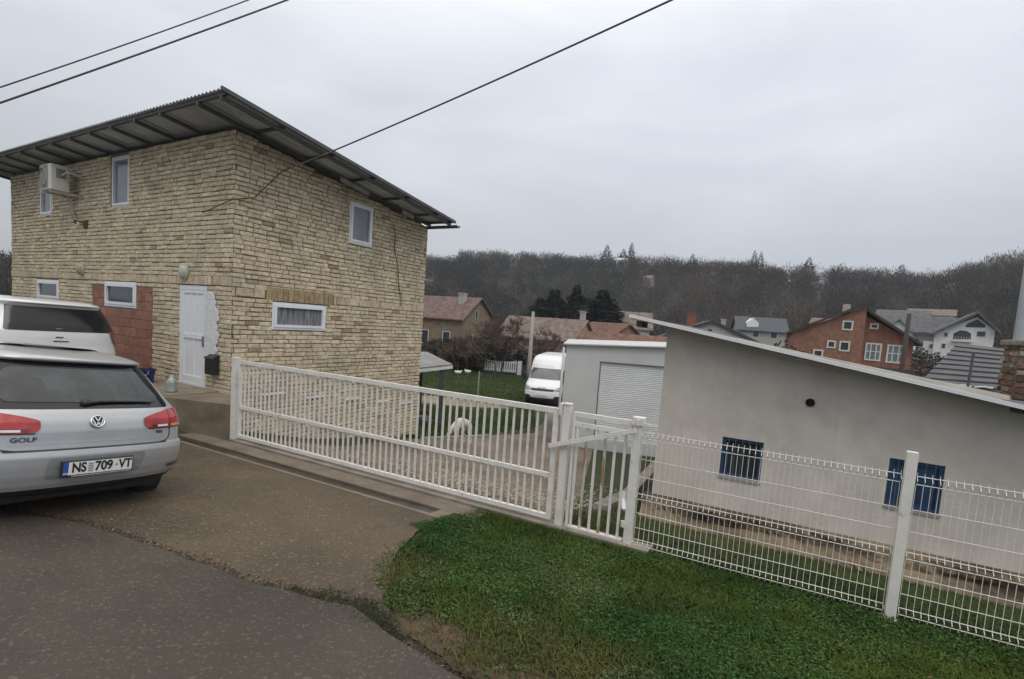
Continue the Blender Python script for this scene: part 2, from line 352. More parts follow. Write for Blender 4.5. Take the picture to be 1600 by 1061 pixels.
def bricks(b, u0, u1, v0, vt, holes, P, ch=.088, bl=.27, seed=1, skip=None, colf=brickcol, prot=(.008,.024), gap=.0125, wob=.0085):
    r = random.Random(seed); v = v0; k = 0
    while v < 7:
        u = u0 - (r.random()*bl); h = ch
        while u < u1:
            l = bl*r.choice((1,1,1,.5,.95,1.05)) ; a, c = max(u, u0), min(u+l, u1); u += l
            if c-a < .05: continue
            lo, hi = v+gap/2+r.uniform(-wob,wob)*.4, v+h-gap/2+r.uniform(-wob,wob)
            segs = [(a+gap/2, c-gap/2)]
            for H in holes:
                if H[2]-.01 < (lo+hi)/2 < H[3]+.01:
                    n = []
                    for s0, s1 in segs:
                        if s1 <= H[0] or s0 >= H[1]: n.append((s0, s1))
                        else:
                            if s0 < H[0]: n.append((s0, H[0]))
                            if s1 > H[1]: n.append((H[1], s1))
                    segs = n
            for s0, s1 in segs:
                if s1-s0 < .03: continue
                top = min(vt(s0), vt(s1))
                if lo > top-.03: continue
                hh = min(hi, top); d = r.uniform(*prot)
                if skip and skip((s0+s1)/2, (lo+hh)/2): continue
                b.col = colf(r, (s0+s1)/2, lo); j = [r.uniform(-wob,wob) for _ in range(8)]
                e = .007
                b.add([P(s0,lo,0),P(s1,lo,0),P(s1,hh,0),P(s0,hh,0),P(s0+e,lo+e+j[0],-d),P(s1-e,lo+e+j[1],-d+j[4]*.6),P(s1-e,hh-e+j[2],-d),P(s0+e,hh-e+j[3],-d+j[5]*.6)],
                      [(4,5,6,7),(0,1,5,4),(1,2,6,5),(2,3,7,6),(3,0,4,7)])
        v += h; k += 1
PA = lambda u, v, d: (u, d, v)            # front wall, outward = -y
PB = lambda u, v, d: (-d, u, v)           # side wall, outward = +x
HA = [(-1.76,-.80,.60,2.60),(-4.74,-3.87,4.27,5.39),(-8.70,-7.91,4.25,5.33),(-8.97,-7.54,2.06,2.58),(-5.0,-3.52,2.04,2.61)]
HB = [(2.70,3.42,3.88,4.82),(.83,2.14,1.845,2.395)]
w = MB(); TH = .24
holes_wall(w, -WL, 0, BASE, lambda u: 5.44, HA, PA, .0, TH)
holes_wall(w, TH, WD, BASE, hz, HB, PB, .0, TH)
holes_wall(w, TH, WD, BASE, hz, [], lambda u,v,d: (-WL+d, u, v), .0, TH)
holes_wall(w, -WL+TH, -TH, BASE, lambda u: hz(WD), [], lambda u,v,d: (u, WD-d, v), .0, TH)
wall = w.build('wall', M_mortar, house)
for nm in ('brick_facing',):
    b = MB()
    red = lambda u, v: -5.63 < u < -2.80 and v < 2.49
    tw = lambda u, v: v < 2.80 and v > 2.62       # course of soldier blocks
    b_h = HA+[(-5.63,-2.80,-2,2.50)]
    bricks(b, -WL, .024, BASE, lambda u: 5.43, b_h+[(-WL,0,2.615,2.80)], PA, seed=3)
    bricks(b, 0, WD, BASE, hz, HB+[(0,WD,2.435,2.63)], PB, seed=4)
    def sold(r, u=0, v=0):
        c = brickcol(r); return (c[0]*.93, c[1]*.90, c[2]*.88, 1)
    bricks(b, -WL, 0, 2.62, lambda u: 2.80, [(-1.9,-.6,2,3)], PA, ch=.17, bl=.33, seed=5, colf=sold)
    r = random.Random(2)
    for u in np.arange(-1.85, -.65, .11): 
        b.col = brickcol(r); b.box(u+.005, u+.10, -.022, 0, 2.625, 2.79)
    bricks(b, 0, .66, 2.44, lambda u: 2.625, [], PB, ch=.18, bl=.34, seed=6, colf=sold)
    bricks(b, 2.34, WD, 2.44, lambda u: 2.625, [], PB, ch=.18, bl=.34, seed=8, colf=sold)
    for u in np.arange(.68, 2.30, .125):
        b.col = (.36,.27,.15,1) if r.random() < .6 else (.30,.23,.13,1); b.box(0, .024, u+.006, u+.118, 2.42, 2.675)
    b.build('brick_facing', M_brick, wall)
    b = MB()
    def redcol(r, u=0, v=0):
        k = r.uniform(.75, 1.1); return (.27*k, .125*k, .092*k, 1)
    bricks(b, -5.62, -2.81, -.6, lambda u: 2.49, HA, PA, ch=.20, bl=.26, seed=9, colf=redcol, prot=(.004,.012), gap=.010, wob=.003)
    b.build('red_block_patch', M_redblock, wall)
# roof
RX0, RX1, RY0, RY1 = -11.6, .92, -.78, 5.46
rf = MB(); nx = int((RX1-RX0)/.0275); xs = np.linspace(RX0, RX1, nx)
prof = [0,.024,.024,0]; vs = []
for i, x in enumerate(xs): 
    h = prof[i % 4]
    for y in (RY0, RY1): vs.append((x, y, hz(y)+.115+h)); vs.append((x, y, hz(y)+.109+h))
fs = []
for i in range(nx-1):
    a = i*4; c = a+4; fs += [(a, c, c+2, a+2), (a+1, a+3, c+3, c+1), (a, a+1, c+1, c), (a+2, c+2, c+3, a+3)]
rf.add(vs, fs); roof = rf.build('roof', M_roofm, house, fix=False)
def slope_beam(b, x, y0, y1, w_, zo0, zo1):
    b.add([(x-w_/2,y0,hz(y0)+zo0),(x+w_/2,y0,hz(y0)+zo0),(x+w_/2,y1,hz(y1)+zo0),(x-w_/2,y1,hz(y1)+zo0),(x-w_/2,y0,hz(y0)+zo1),(x+w_/2,y0,hz(y0)+zo1),(x+w_/2,y1,hz(y1)+zo1),(x-w_/2,y1,hz(y1)+zo1)],
          [(0,3,2,1),(4,5,6,7),(0,1,5,4),(1,2,6,5),(2,3,7,6),(3,0,4,7)])
for x in list(np.arange(-11.3, -.3, .93))+[.12, .80]:
    b = MB(); slope_beam(b, x, RY0+.04, -.01 if x < 0 and x > -WL else 5.4, .06 if x < .5 else .05, -.0, .06); b.build('rafter', M_steel, roof)
for y in (-.70, .35, 1.45, 2.55, 3.65, 4.75, 5.36):
    b = MB(); b.box(-11.5 if y < 0 else .0, .89, y-.03, y+.03, hz(y)+.062, hz(y)+.107); b.build('purlin', M_steel, roof)
b = MB(); b.add([(RX1-.03,RY0-.02,hz(RY0)+.085),(RX1+.02,RY0-.02,hz(RY0)+.085),(RX1+.02,RY1,hz(RY1)+.085),(RX1-.03,RY1,hz(RY1)+.085),(RX1-.03,RY0-.02,hz(RY0)+.15),(RX1+.02,RY0-.02,hz(RY0)+.15),(RX1+.02,RY1,hz(RY1)+.15),(RX1-.03,RY1,hz(RY1)+.15)],
          [(0,3,2,1),(4,5,6,7),(0,1,5,4),(1,2,6,5),(2,3,7,6),(3,0,4,7)]); b.build('verge_trim', M_steel, roof)
# pale boards under the verge
for y0, y1 in ((2.15,2.95),(4.1,4.5)):
    b = MB(); slope_beam(b, .30, y0, y1, .05, -.10, -.005); b.build('board', mat('pale_board', (.33,.31,.28), .8), roof)
# gutter
b = MB(); pts = []
gy = RY1+.05; gz_ = hz(RY1)+.04; n = 10
for x in (RX0, RX1+.08):
    for k in range(n+1):
        a = math.pi*k/n; pts.append((x, gy+math.cos(a)*.07, gz_-math.sin(a)*.07))
    for k in range(n, -1, -1):
        a = math.pi*k/n; pts.append((x, gy+math.cos(a)*.064, gz_-math.sin(a)*.064))
m_ = 2*(n+1); b.add(pts, [(k, (k+1) % m_, m_+(k+1) % m_, m_+k) for k in range(m_)]+[tuple(range(m_)), tuple(range(m_, 2*m_))]); b.build('gutter', M_steel, roof)
# windows
def window(P, u0, u1, v0, v1, parent, pane, fr=.07, depth=.05, sash=True, curtain=None, label=None, rot=False, fm=None):
    fm = fm or M_white
    e = bpy.data.objects.new('window', None)
    def bx(b, a, c, lo, hi, d0, d1):
        vv = [P(a,lo,d0),P(c,lo,d0),P(c,lo,d1),P(a,lo,d1),P(a,hi,d0),P(c,hi,d0),P(c,hi,d1),P(a,hi,d1)]
        b.add(vv, [(0,3,2,1),(4,5,6,7),(0,1,5,4),(1,2,6,5),(2,3,7,6),(3,0,4,7)])
    b = MB(); f = fr; d = depth
    for k, (i, dd) in enumerate([(0, d)]+([(f*.62, d-.018)] if sash else [])):
        q = f*(.62 if (sash and k == 0) else (.7 if k else 1))
        a0, a1, c0, c1 = u0+i, u1-i, v0+i, v1-i
        z0 = dd-.0+(.0 if k == 0 else -.0)
        bx(b, a0, a1, c0, c0+q, z0, z0+.06); bx(b, a0, a1, c1-q, c1, z0, z0+.06)
        bx(b, a0, a0+q, c0+q, c1-q, z0, z0+.06); bx(b, a1-q, a1, c0+q, c1-q, z0, z0+.06)
    w_ = b.build('window', fm, parent)
    i = f*(1.30 if sash else 1)
    b = MB(); bx(b, u0+i*.9, u1-i*.9, v0+i*.9, v1-i*.9, d+.03, d+.036); b.build('pane', pane, w_)
    if label: w_['label'] = label
    return w_
window(PA, *HA[1], wall, M_glassb, depth=.02); window(PA, *HA[2], wall, M_glassb, depth=.0)
window(PA, *HA[3], wall, M_glassd, fr=.08, depth=.0); window(PA, *HA[4], wall, M_glassd, fr=.085, depth=-.01)
window(PB, *HB[0], wall, M_glassb, fr=.075, depth=-.0)
wl = window(PB, *HB[1], wall, M_curtain, fr=.075, depth=-.01, label='low wide window with a pale curtain')
# door
d = MB(); d.box(-1.76,-1.68,-.0,.07,.60,2.60); d.box(-.86,-.80,-.0,.07,.60,2.60); d.box(-1.68,-.86,-.0,.07,2.52,2.60); d.box(-1.68,-.86,0,.07,.60,.66)
door = d.build('door', M_white, wall)
b = MB(); b.box(-1.68,-.86,.03,.06,.66,2.52)
for x0, x1, z0, z1 in ((-1.68,-1.62,.66,2.52),(-.92,-.86,.66,2.52),(-1.62,-.92,.66,.80),(-1.62,-.92,2.45,2.52),(-1.62,-.92,1.55,1.64)): b.box(x0,x1,.008,.03,z0,z1)
b.box(-1.405,-1.375,.012,.03,1.64,2.45); b.box(-1.165,-1.135,.012,.03,1.64,2.45); b.box(-1.285,-1.255,.012,.03,.80,1.55)
b.build('door_leaf', M_white, door)
b = MB(); b.box(-.915,-.885,-.02,.008,1.42,1.62); b.tube([(-.90,-.03,1.55),(-.99,-.035,1.55)], .010, 6); b.build('handle', mat('worn_metal', (.3,.29,.27), .4, metal=.6), door)
# white plaster smear right of the door
r = random.Random(11); b = MB(); pts = []
for k in range(60):
    z = 1.22 + (2.50-1.22)*k/59; s = math.sin(math.pi*min(1, max(0,(k/59)**.8)))
    rt = -.78 + .12 + .30*min(1, s*1.5)**.6 + .035*math.sin(k*.37)+.025*math.sin(k*.9+1)+ r.uniform(-.014,.014)
    lf = -.815 + (r.uniform(0,.05) if 20 < k < 45 else r.uniform(0,.02))
    pts.append((lf, rt, z))
vs = []; nx_ = 9
for lf, rt, z in pts:
    for j in range(nx_):
        x = lf+(rt-lf)*j/(nx_-1); vs.append((x, -.036+(.008 if j in (0,nx_-1) else r.uniform(-.003,.003)), z))
b.add(vs, [(i*nx_+j, i*nx_+j+1, (i+1)*nx_+j+1, (i+1)*nx_+j) for i in range(59) for j in range(nx_-1)])
b.build('plaster_patch', mat('fresh_plaster', (.60,.61,.63), .9, var=.08, scale=12, bump=.6, bscale=40), wall, smooth=True)
# wall brackets and stains hardware
def wthing(name, label, cat, loc, rot=HR):
    p = Matrix.Translation(HC) @ Matrix.Rotation(HR, 4, 'Z') @ Vector(loc); return thing(name, label, cat, p, rot)
for k, (x, z, lab, cl) in enumerate(((-6.13,2.88,'cream oval wall lamp above the white hatchback sized window strip','a'),(-1.52,2.86,'greenish white oval wall lamp above the white door','b'))):
    t = wthing('wall_lamp', ['brownish oval bulkhead lamp on the brick wall left of the red block patch','pale oval bulkhead lamp on the brick wall above the white door'][k], 'lamp', (x,-.02,z))
    b = MB(); b.lathe([(.12,0),(.13,-.03),(.13,-.045),(0.0,-.045)], ax='y', n=20); o = b.build('lamp_base', M_cream, t); o.scale = (.9,1,1.25)
    b = MB(); b.lathe([(.118,-.045),(.112,-.075),(.085,-.105),(.045,-.118),(0,-.122)], ax='y', n=20); o = b.build('lamp_shade', mat('lamp_glass%d'%k, ((.34,.29,.20),(.42,.43,.36))[k], .3), t, smooth=True); o.scale = (.9,1,1.25)
t = wthing('mailbox', 'black metal letterbox on the brick wall between the white door and the gate', 'mailbox', (-.44,-.03,.93))
b = MB(); b.box(-.15,.15,-.11,0,0,.34); b.build('box_body', M_black, t, bevel=.008)
b = MB(); b.prism([(-.115-.01,.30),(.0,.385),(.0,.345),(-.11,.335)][::-1], -.158, .158, ax='x'); b.build('lid', M_black, t)
# air conditioner
t = wthing('air_conditioner', 'cream air conditioner unit on brackets high on the brick wall', 'air conditioner', (-6.55,.02,4.64))
b = MB(); b.box(-.31,.31,-.60,-.24,0,.60); ub = b.build('casing', M_cream, t, bevel=.02)
b = MB()
for k in range(14): b.box(-.27,.16,-.616,-.602,.06+k*.038,.072+k*.038)
b.lathe([(.205,-.608),(.225,-.62),(.21,-.63)], c=(-.06,0,.30), ax='y', n=28); b.build('fan_grille', mat('grille', (.30,.30,.28), .6), t)
b = MB(); b.box(.312,.326,-.50,-.32,.30,.50); b.build('valve_cover', mat('grille_panel', (.2,.2,.19), .6), t)
for x in (-.22,.22):
    b = MB(); b.box(x-.02,x+.02,-.58,0,-.045,-.002); b.box(x-.02,x+.02,-.03,0,-.35,-.045); b.build('bracket', M_cream, t)
b = MB(); b.tube([(.33,-.4,.35),(.55,-.38,.42),(.60,-.2,.40),(.60,-.03,.34),(.58,-.02,-.1),(.5,-.02,-.3)], .022, 8); b.build('pipe', mat('pipe_wrap', (.45,.45,.43), .6), t, smooth=True)
b = MB(); b.tube([(-.1,-.2,.0),(-.02,-.1,-.25),(.02,-.03,-.6),(.04,-.03,-.8)], .012, 6); b.build('drain_hose', M_cream, t, smooth=True)
# satellite stub, rusty stain pipe
t = wthing('wall_bracket', 'rusty broken bracket on the brick wall below the air conditioner', 'bracket', (-6.0,-.02,3.95))
b = MB(); b.tube([(-.35,-.05,.02),(0,-.2,.05),(.1,-.05,.0)], .02, 6); b.box(-.02,.16,-.03,0,-.10,.08); b.build('bracket_arm', mat('rust', (.10,.05,.03), .9, var=.3), t)
b = MB(); b.lathe([(0.0,0),(.06,.02),(.07,.06),(0,.08)], c=(-.38,-.05,0), ax='y', n=10); b.build('bracket_cap', M_white, t)
# cables on the walls
def cable(name, label, pts, r, m=None, sag=0, cat='cable'):
    P = [Vector(p) for p in pts]
    if len(P) == 2:
        a, c = P; P = [a.lerp(c, k/24)-Vector((0,0,sag*4*(k/24)*(1-k/24))) for k in range(25)]
    b = MB(); b.tube(P, r, 6); return tag(b.build(name, m or M_black, smooth=True), label, cat)
HM = Matrix.Translation(HC) @ Matrix.Rotation(HR, 4, 'Z')
r = random.Random(5)
cable('hanging_cable', 'thin dark cable dangling down the side brick wall right of the upper window', [HM @ Vector((.05+.01*math.sin(k), 4.05+.45*(k/12)+.03*math.sin(k*1.3), 4.57-2.02*(k/12))) for k in range(13)], .010)
PW = ray(1075,-12)*7.0; PW.z += CAMH
WE = HM @ Vector((.08,1.9,4.98))
cable('service_cable', 'thick dark service cable from the upper right sky to the brick house roof edge', [PW, at(520,236,9.9)], .014, M_wire, sag=.03)
cable('service_wire', 'thin dark wire from the roof edge of the brick house to its front wall', [at(520,236,9.9), at(440,268,9.0), HM @ Vector((.07,.35,4.30)), HM @ Vector((.05,-.06,4.17)), HM @ Vector((-.9,-.05,3.98))], .009)
cable('overhead_wire', 'upper thin overhead wire crossing the top left corner of the sky', [at(-120,176,9.5), at(430,-16,13)], .014, M_wire, sag=.05)
cable('overhead_wire', 'lower thick overhead cable crossing the top left corner of the sky', [at(-120,202,9.0), at(520,-27,12.5)], .018, M_wire, sag=.04)
# short white strips low on the side wall
for k, (y0, y1, z) in enumerate(((.65,1.15,.54),(1.69,2.17,.385),(2.74,3.18,.24),(3.76,4.2,.08),(4.7,5.1,-.05))):
    b = MB(); b.box(.03,.055,y0,y1,z-.022,z+.022); o = b.build('wall_strip', M_white, wall)
# ---------------------------------------------------------------- porch
GM = Matrix.Translation((-4.54,8.33,0)) @ Matrix.Rotation(R(-27.4), 4, 'Z')    # gate frame: x along the fence, y into the yard
def gthing(name, label, cat, loc, group=None): return thing(name, label, cat, GM @ Vector(loc), R(-27.4), group)
p = MB()
pl_ = [HM @ Vector(v) for v in ((-.34,-.03,0),(-.34,-.86,0),(-1.0,-1.20,0),(-6.6,-1.6,0),(-6.6,-.03,0))]
n5 = len(pl_)
poly = [(v.x, v.y) for v in pl_]
porch = MB(); porch.prism([(x,y) for x,y in poly], -.3, .55, ax='z')
M_porch = mat('porch_concrete', (.165,.135,.10), .85, var=.25, scale=2.5, bump=.5, bscale=25); overlay(M_porch, (.085,.065,.045), 1.4, .5, .7, amt=.7, stretch=(1,1,3))
pt = thing('porch', 'low grey concrete porch in front of the white door', 'porch', (0,0,0))
porch.build('porch_wall', M_porch, pt)
q = MB(); c0 = Vector(poly[3]); 
cen = Vector((sum(a for a,_ in poly)/n5, sum(b_ for _,b_ in poly)/n5))
q.prism([((x-cen.x)*1.012+cen.x,(y-cen.y)*1.03+cen.y) for x,y in poly], .553, .62, ax='z'); q.build('porch_slab', mat('porch_slab', (.20,.17,.13), .75, var=.2, scale=3, bump=.4, bscale=40), pt)
# low retaining wall from the porch to the gate post
a = HM @ Vector((-1.0,-1.23,0)); bb = GM @ Vector((-.14,.02,0))
t = MB(); 
L0 = [(a.x,a.y),(bb.x,bb.y)]; cdir = (bb-a).normalized(); nn = Vector((-cdir.y, cdir.x, 0))
a2 = HM @ Vector((-.3,-.03,0)); 
t.prism([(a.x,a.y),(bb.x,bb.y),(a2.x+.25,a2.y+.02),(a2.x,a2.y)], -.2, .60, ax='z')
o = t.build('retaining_wall', M_porch); tag(o, 'stepped concrete retaining wall between porch and gate post', 'wall')
# bucket and bottle on the porch
p0 = HM @ Vector((-1.98,-.50,.62)); t = thing('bucket', 'blue plastic bucket on the concrete porch beside the white door', 'bucket', p0)
b = MB(); b.lathe([(.0,0),(.125,0),(.155,.24),(.172,.245),(.172,.27),(.150,.27),(.118,.02),(0,.02)], n=28); b.build('bucket_body', mat('blue_plastic', (.010,.022,.10), .4), t, smooth=True, sharp=40)
b = MB(); b.tube([(.165*math.cos(a_), .165*math.sin(a_)*.25-.16, .25-.10*abs(math.sin(a_))) for a_ in np.linspace(0, math.pi, 12)], .006, 6); b.build('handle', M_white, t)
p0 = HM @ Vector((-.62,-.70,.62)); t = thing('water_jug', 'clear plastic water jug on the edge of the porch under the letterbox', 'jug', p0)
m = mat('clear_plastic', (.42,.47,.46), .25, var=.15, scale=9); m.node_tree.nodes['Principled BSDF'].inputs['Transmission Weight'].default_value = .35
b = MB(); b.box(-.075,.075,-.075,.075,0,.20); b.build('jug_body', m, t, bevel=.02)
b = MB(); b.lathe([(.075,.20),(.05,.26),(.024,.28),(.024,.31),(0,.31)], n=14); b.build('jug_neck', m, t, smooth=True)
# ---------------------------------------------------------------- gate, posts, apron and drain
m_apron = mat('apron_concrete', (.155,.128,.098), .7, var=.2, scale=2.2, bump=.5, bscale=40, rvar=.12); overlay(m_apron, (.09,.07,.05), 1.6, .5, .72, amt=.6)
def gbox(b, s0, s1, t0, t1, z0, z1): b.box(s0, s1, t0, t1, z0, z1, GM)
def ztop(t): return float(np.interp(t, TX, TY))
b = MB()
def slab(b, s0, s1, t0, t1, h, n=1):
    vs = [GM @ Vector(v) for v in ((s0,t0,ztop(t0)-.15),(s1,t0,ztop(t0)-.15),(s1,t1,ztop(t1)-.15),(s0,t1,ztop(t1)-.15),(s0,t0,ztop(t0)+h),(s1,t0,ztop(t0)+h),(s1,t1,ztop(t1)+h),(s0,t1,ztop(t1)+h))]
    b.add(vs, [(0,3,2,1),(4,5,6,7),(0,1,5,4),(1,2,6,5),(2,3,7,6),(3,0,4,7)])
slab(b, -.9, 5.0, -.42, -.12, .030); slab(b, -.9, 4.52, -.72, -.64, .030); slab(b, 4.52, 4.7, -.72, -.42, .028)
tag(b.build('concrete_apron', m_apron), kind='structure')
b = MB(); slab(b, -.9, 4.52, -.64, -.42, .006); tag(b.build('drain_channel', mat('wet_drain', (.035,.028,.02), .4, var=.4, scale=6), None), kind='structure')
b = MB(); gbox(b, -.05, 6.9, -.10, .10, -.5, .055); tag(b.build('gate_beam', M_conc), 'concrete beam running along the ground below the white gate', 'beam')
gate = gthing('sliding_gate', 'long white metal bar gate closing the yard', 'gate', (0,0,0))
def gpart(name, parent, boxes, m=M_whitepaint, bevel=0):
    b = MB()
    for q in boxes: b.box(*q)
    return b.build(name, m, parent, bevel=bevel)
gpart('frame', gate, [(.06,5.76,-.025,.025,1.325,1.385),(.06,5.70,-.025,.025,.09,.14),(5.70,5.76,-.025,.025,.09,1.325),(.06,.11,-.025,.025,.14,1.325)])
gpart('middle_rail', gate, [(.11,5.70,-.022,.022,.575,.625)])
nb = 54
for k in range(nb):
    s = .11+5.59*(k+1)/(nb+1); jl = rnd.uniform(-.004,.004)
    gpart('bar', gate, [(s-.012+jl, s+.012+jl, -.010,.010,.14,.575),(s-.012+jl,s+.012+jl,-.010,.010,.625,1.325)])
def post(s, w, h, label, z0=-.3, cap=True):
    t = gthing('gate_post', label, 'post', (s,0,0)); gpart('post_shaft', t, [(-w/2,w/2,-w/2,w/2,z0,h)]); 
    if cap: gpart('post_cap', t, [(-w/2-.006,w/2+.006,-w/2-.006,w/2+.006,h+.001,h+.018)])
    return t
post(-.03, .10, 1.40, 'white square post at the left end of the long gate, beside the porch wall')
t = post(5.86, .08, 1.44, 'white square post between the long gate and the small gate')
gpart('guide_bracket', t, [(-.085,-.047,-.05,.05,1.32,1.45)])
t = post(6.66, .085, 1.32, 'white square post with the latch at the right of the small gate')
gpart('latch', t, [(-.055,.065,-.06,.05,1.342,1.42),(.066,.20,-.012,.012,1.345,1.362),(.18,.20,-.012,.012,1.30,1.345),(-.01,.03,-.075,-.061,1.34,1.40)])
sg = gthing('small_gate', 'narrow white walk gate with a diagonal brace and rust streaks', 'gate', (0,0,0))
gpart('frame', sg, [(5.94,6.60,-.02,.02,1.325,1.375),(5.94,6.60,-.018,.018,1.215,1.262),(5.94,6.60,-.02,.02,.035,.075),(5.94,5.97,-.018,.018,.076,1.214),(5.94,5.97,-.018,.018,1.263,1.324),(6.57,6.60,-.018,.018,1.263,1.324)])
m_rust = mat('rusty_white_paint', (.50,.49,.45), .6, var=.1, scale=4); overlay(m_rust, (.26,.14,.05), 5, .48, .60, amt=.9, stretch=(6,6,.8))
for k in range(6):
    s = 6.0+.54*k/5; gpart('bar', sg, [(s-.013,s+.013,-.012,.012,.075,1.215)], m_rust if k in (1,3) else M_whitepaint)
b = MB(); b.beam((5.70,-.085,.96),(6.66,-.085,1.29),.03,.045); b.build('brace', M_whitepaint, sg)
gpart('hinge', sg, [(6.58,6.64,-.045,-.021,1.10,1.17)]); gpart('hinge', sg, [(6.58,6.64,-.045,-.021,.22,.29)])
# welded mesh fence
def panel(s0, s1, label, zo=0):
    t = gthing('mesh_fence_panel', label, 'fence', (s0,0,zo), 'white welded mesh fence panels'); b = MB(); w_ = s1-s0
    fold = [(0.03,0),(.055,0),(.085,-.035),(.115,0),(.55,0),(.58,-.035),(.61,0),(1.20,0),(1.235,-.035),(1.27,0),(1.30,0)]
    n = int(w_/.05); rr = .0030
    for k in range(n+1):
        x = w_*k/n; b.tube([(x,y,z) for z, y in fold], rr, 4, caps=False)
    for z, y, r_ in ((.055,-.004,.0042),(.115,-.004,.0042),(.24,-.004,.0036),(.40,-.004,.0036),(.55,-.004,.0046),(.61,-.004,.0046),(.79,-.004,.0036),(.98,-.004,.0036),(1.20,-.004,.0042),(1.27,-.004,.0042)):
        b.tube([(0,y,z),(w_,y,z)], r_, 5)
    return b.build('wire_mesh', M_whitepaint, t)
panel(6.72, 8.905, 'white welded mesh fence panel between the small gate and the free-standing post')
panel(9.015, 11.2, 'white welded mesh fence panel at the right edge, right of the free-standing post')
for s, lab in ((8.96,'white fence post standing in the grass between two mesh panels'),(11.26,'white fence post past the right edge panel')):
    t = gthing('fence_post', lab, 'post', (s,-.01,0), 'white mesh fence posts'); gpart('post_shaft', t, [(-.038,.038,-.032,.032,-.3,1.47)])
    gpart('post_foot', t, [(-.07,.05,-.05,.05,-.12,.012)], M_whitepaint)
# ---------------------------------------------------------------- grey outbuilding (frame: x right, y back)
BM = Matrix.Translation((2.2,7.6,0)) @ Matrix.Rotation(R(-28), 4, 'Z')
ob = thing('outbuilding', 'low grey rendered shed with a sloping white edged roof behind the mesh fence', 'shed', (2.2,7.6,0), R(-28))
bt = lambda u: 2.32-.1515*(u-.08)
W2 = [(.99,1.52,.35,.915),(2.93,3.475,.37,.975)]
w = MB(); holes_wall(w, .08, 8.5, -.12, bt, W2, PA, 0, .22); holes_wall(w, .22, 4.0, -.12, lambda u: bt(.08), [], lambda u,v,d: (.08+d,u,v), 0, .22)
holes_wall(w, .22, 4.0, -.12, lambda u: bt(8.5), [], lambda u,v,d: (8.5-d,u,v), 0, .22); holes_wall(w, .30, 8.28, -.12, bt, [], lambda u,v,d: (u,4.0-d,v), 0, .22)
ow = w.build('wall', M_plaster, ob)
# rough footing that sticks out below the render
m_ft = mat('old_footing', (.20,.155,.105), .95, var=.3, scale=3, bump=1, bscale=14, bdist=.05, col2=(.30,.235,.16)); overlay(m_ft, (.050,.040,.028), 1.5, .43, .56, amt=.9, detail=9, stretch=(.55,1,2.2))
r = random.Random(9); b = MB(); nU, nV = 150, 10; vs = []
rows = [(-.118,-.006),(-.125,-.10),(-.17,-.13),(-.24,-.12),(-.32,-.10),(-.36,-.16),(-.37,-.30),(-.42,-.34),(-.62,-.34),(-.9,-.34)]
for i in range(nU+1):
    x = -.03+8.6*i/nU
    for k, (z, y) in enumerate(rows):
        a_ = .02 if k > 0 else 0
        vs.append((x, y+r.uniform(-a_,a_)+.03*math.sin(x*2.3+k)*(k > 0), z+r.uniform(-a_,a_)*.6+.02*math.sin(x*3.1+k*2)*(k > 0)))
b.add(vs, [(i*nV+j, (i+1)*nV+j, (i+1)*nV+j+1, i*nV+j+1) for i in range(nU) for j in range(nV-1)])
b.box(.08, 8.5, .0, 4.0, -1.0, -.122)
b.build('footing', m_ft, ob)
# roof: thin slab with white edge
def rslab(b, x0, x1, y0, y1, lo, hi): 
    f = lambda x: 2.565-.1695*(x+.486)
    b.add([(x0,y0,f(x0)+lo),(x1,y0,f(x1)+lo),(x1,y1,f(x1)+lo),(x0,y1,f(x0)+lo),(x0,y0,f(x0)+hi),(x1,y0,f(x1)+hi),(x1,y1,f(x1)+hi),(x0,y1,f(x0)+hi)],[(0,3,2,1),(4,5,6,7),(0,1,5,4),(1,2,6,5),(2,3,7,6),(3,0,4,7)])
b = MB(); rslab(b, -.35, 9.0, -.50, 4.4, -.045, -.005); orf = b.build('roof', mat('dark_roof_board', (.10,.10,.10), .8, var=.2), ob)
b = MB(); rslab(b, -.37, 9.02, -.53, -.503, -.034, .012); rslab(b, -.37, 9.02, -.503, -.35, -.003, .012); b.build('edge_flashing', mat('white_flashing', (.66,.68,.69), .4, var=.05), orf)
b = MB()
for k in range(5): rslab(b, -.3+k*2.0, -.22+k*2.0, -.36, 0, -.14, -.056) if k == 0 else None
b.build('rafter_end', M_steel, orf)
b = MB()
for k in range(4): pass
b.prism([(.04,2.315-.0),(8.5,bt(8.5)+.0),(8.5,bt(8.5)+.18),(.08,2.315+.14)], .01, .2, ax='y'); b.build('wall_plate', M_plaster, orf)
b = MB()
for k in range(16):
    pass
b.lathe([(.055,-.004),(.05,-.03),(.045,.02)], c=(2.006,0,1.545), ax='y', n=14); b.lathe([(.0,-.003),(.052,-.003)], c=(2.006,0,1.545), ax='y', n=14); b.build('vent_hole', mat('vent_black', (.012,.011,.01), .9), ow)  # flat black disc and rim on the wall face as the vent hole
M_blue = mat('blue_wood', (.018,.060,.135), .55, var=.25, scale=5)
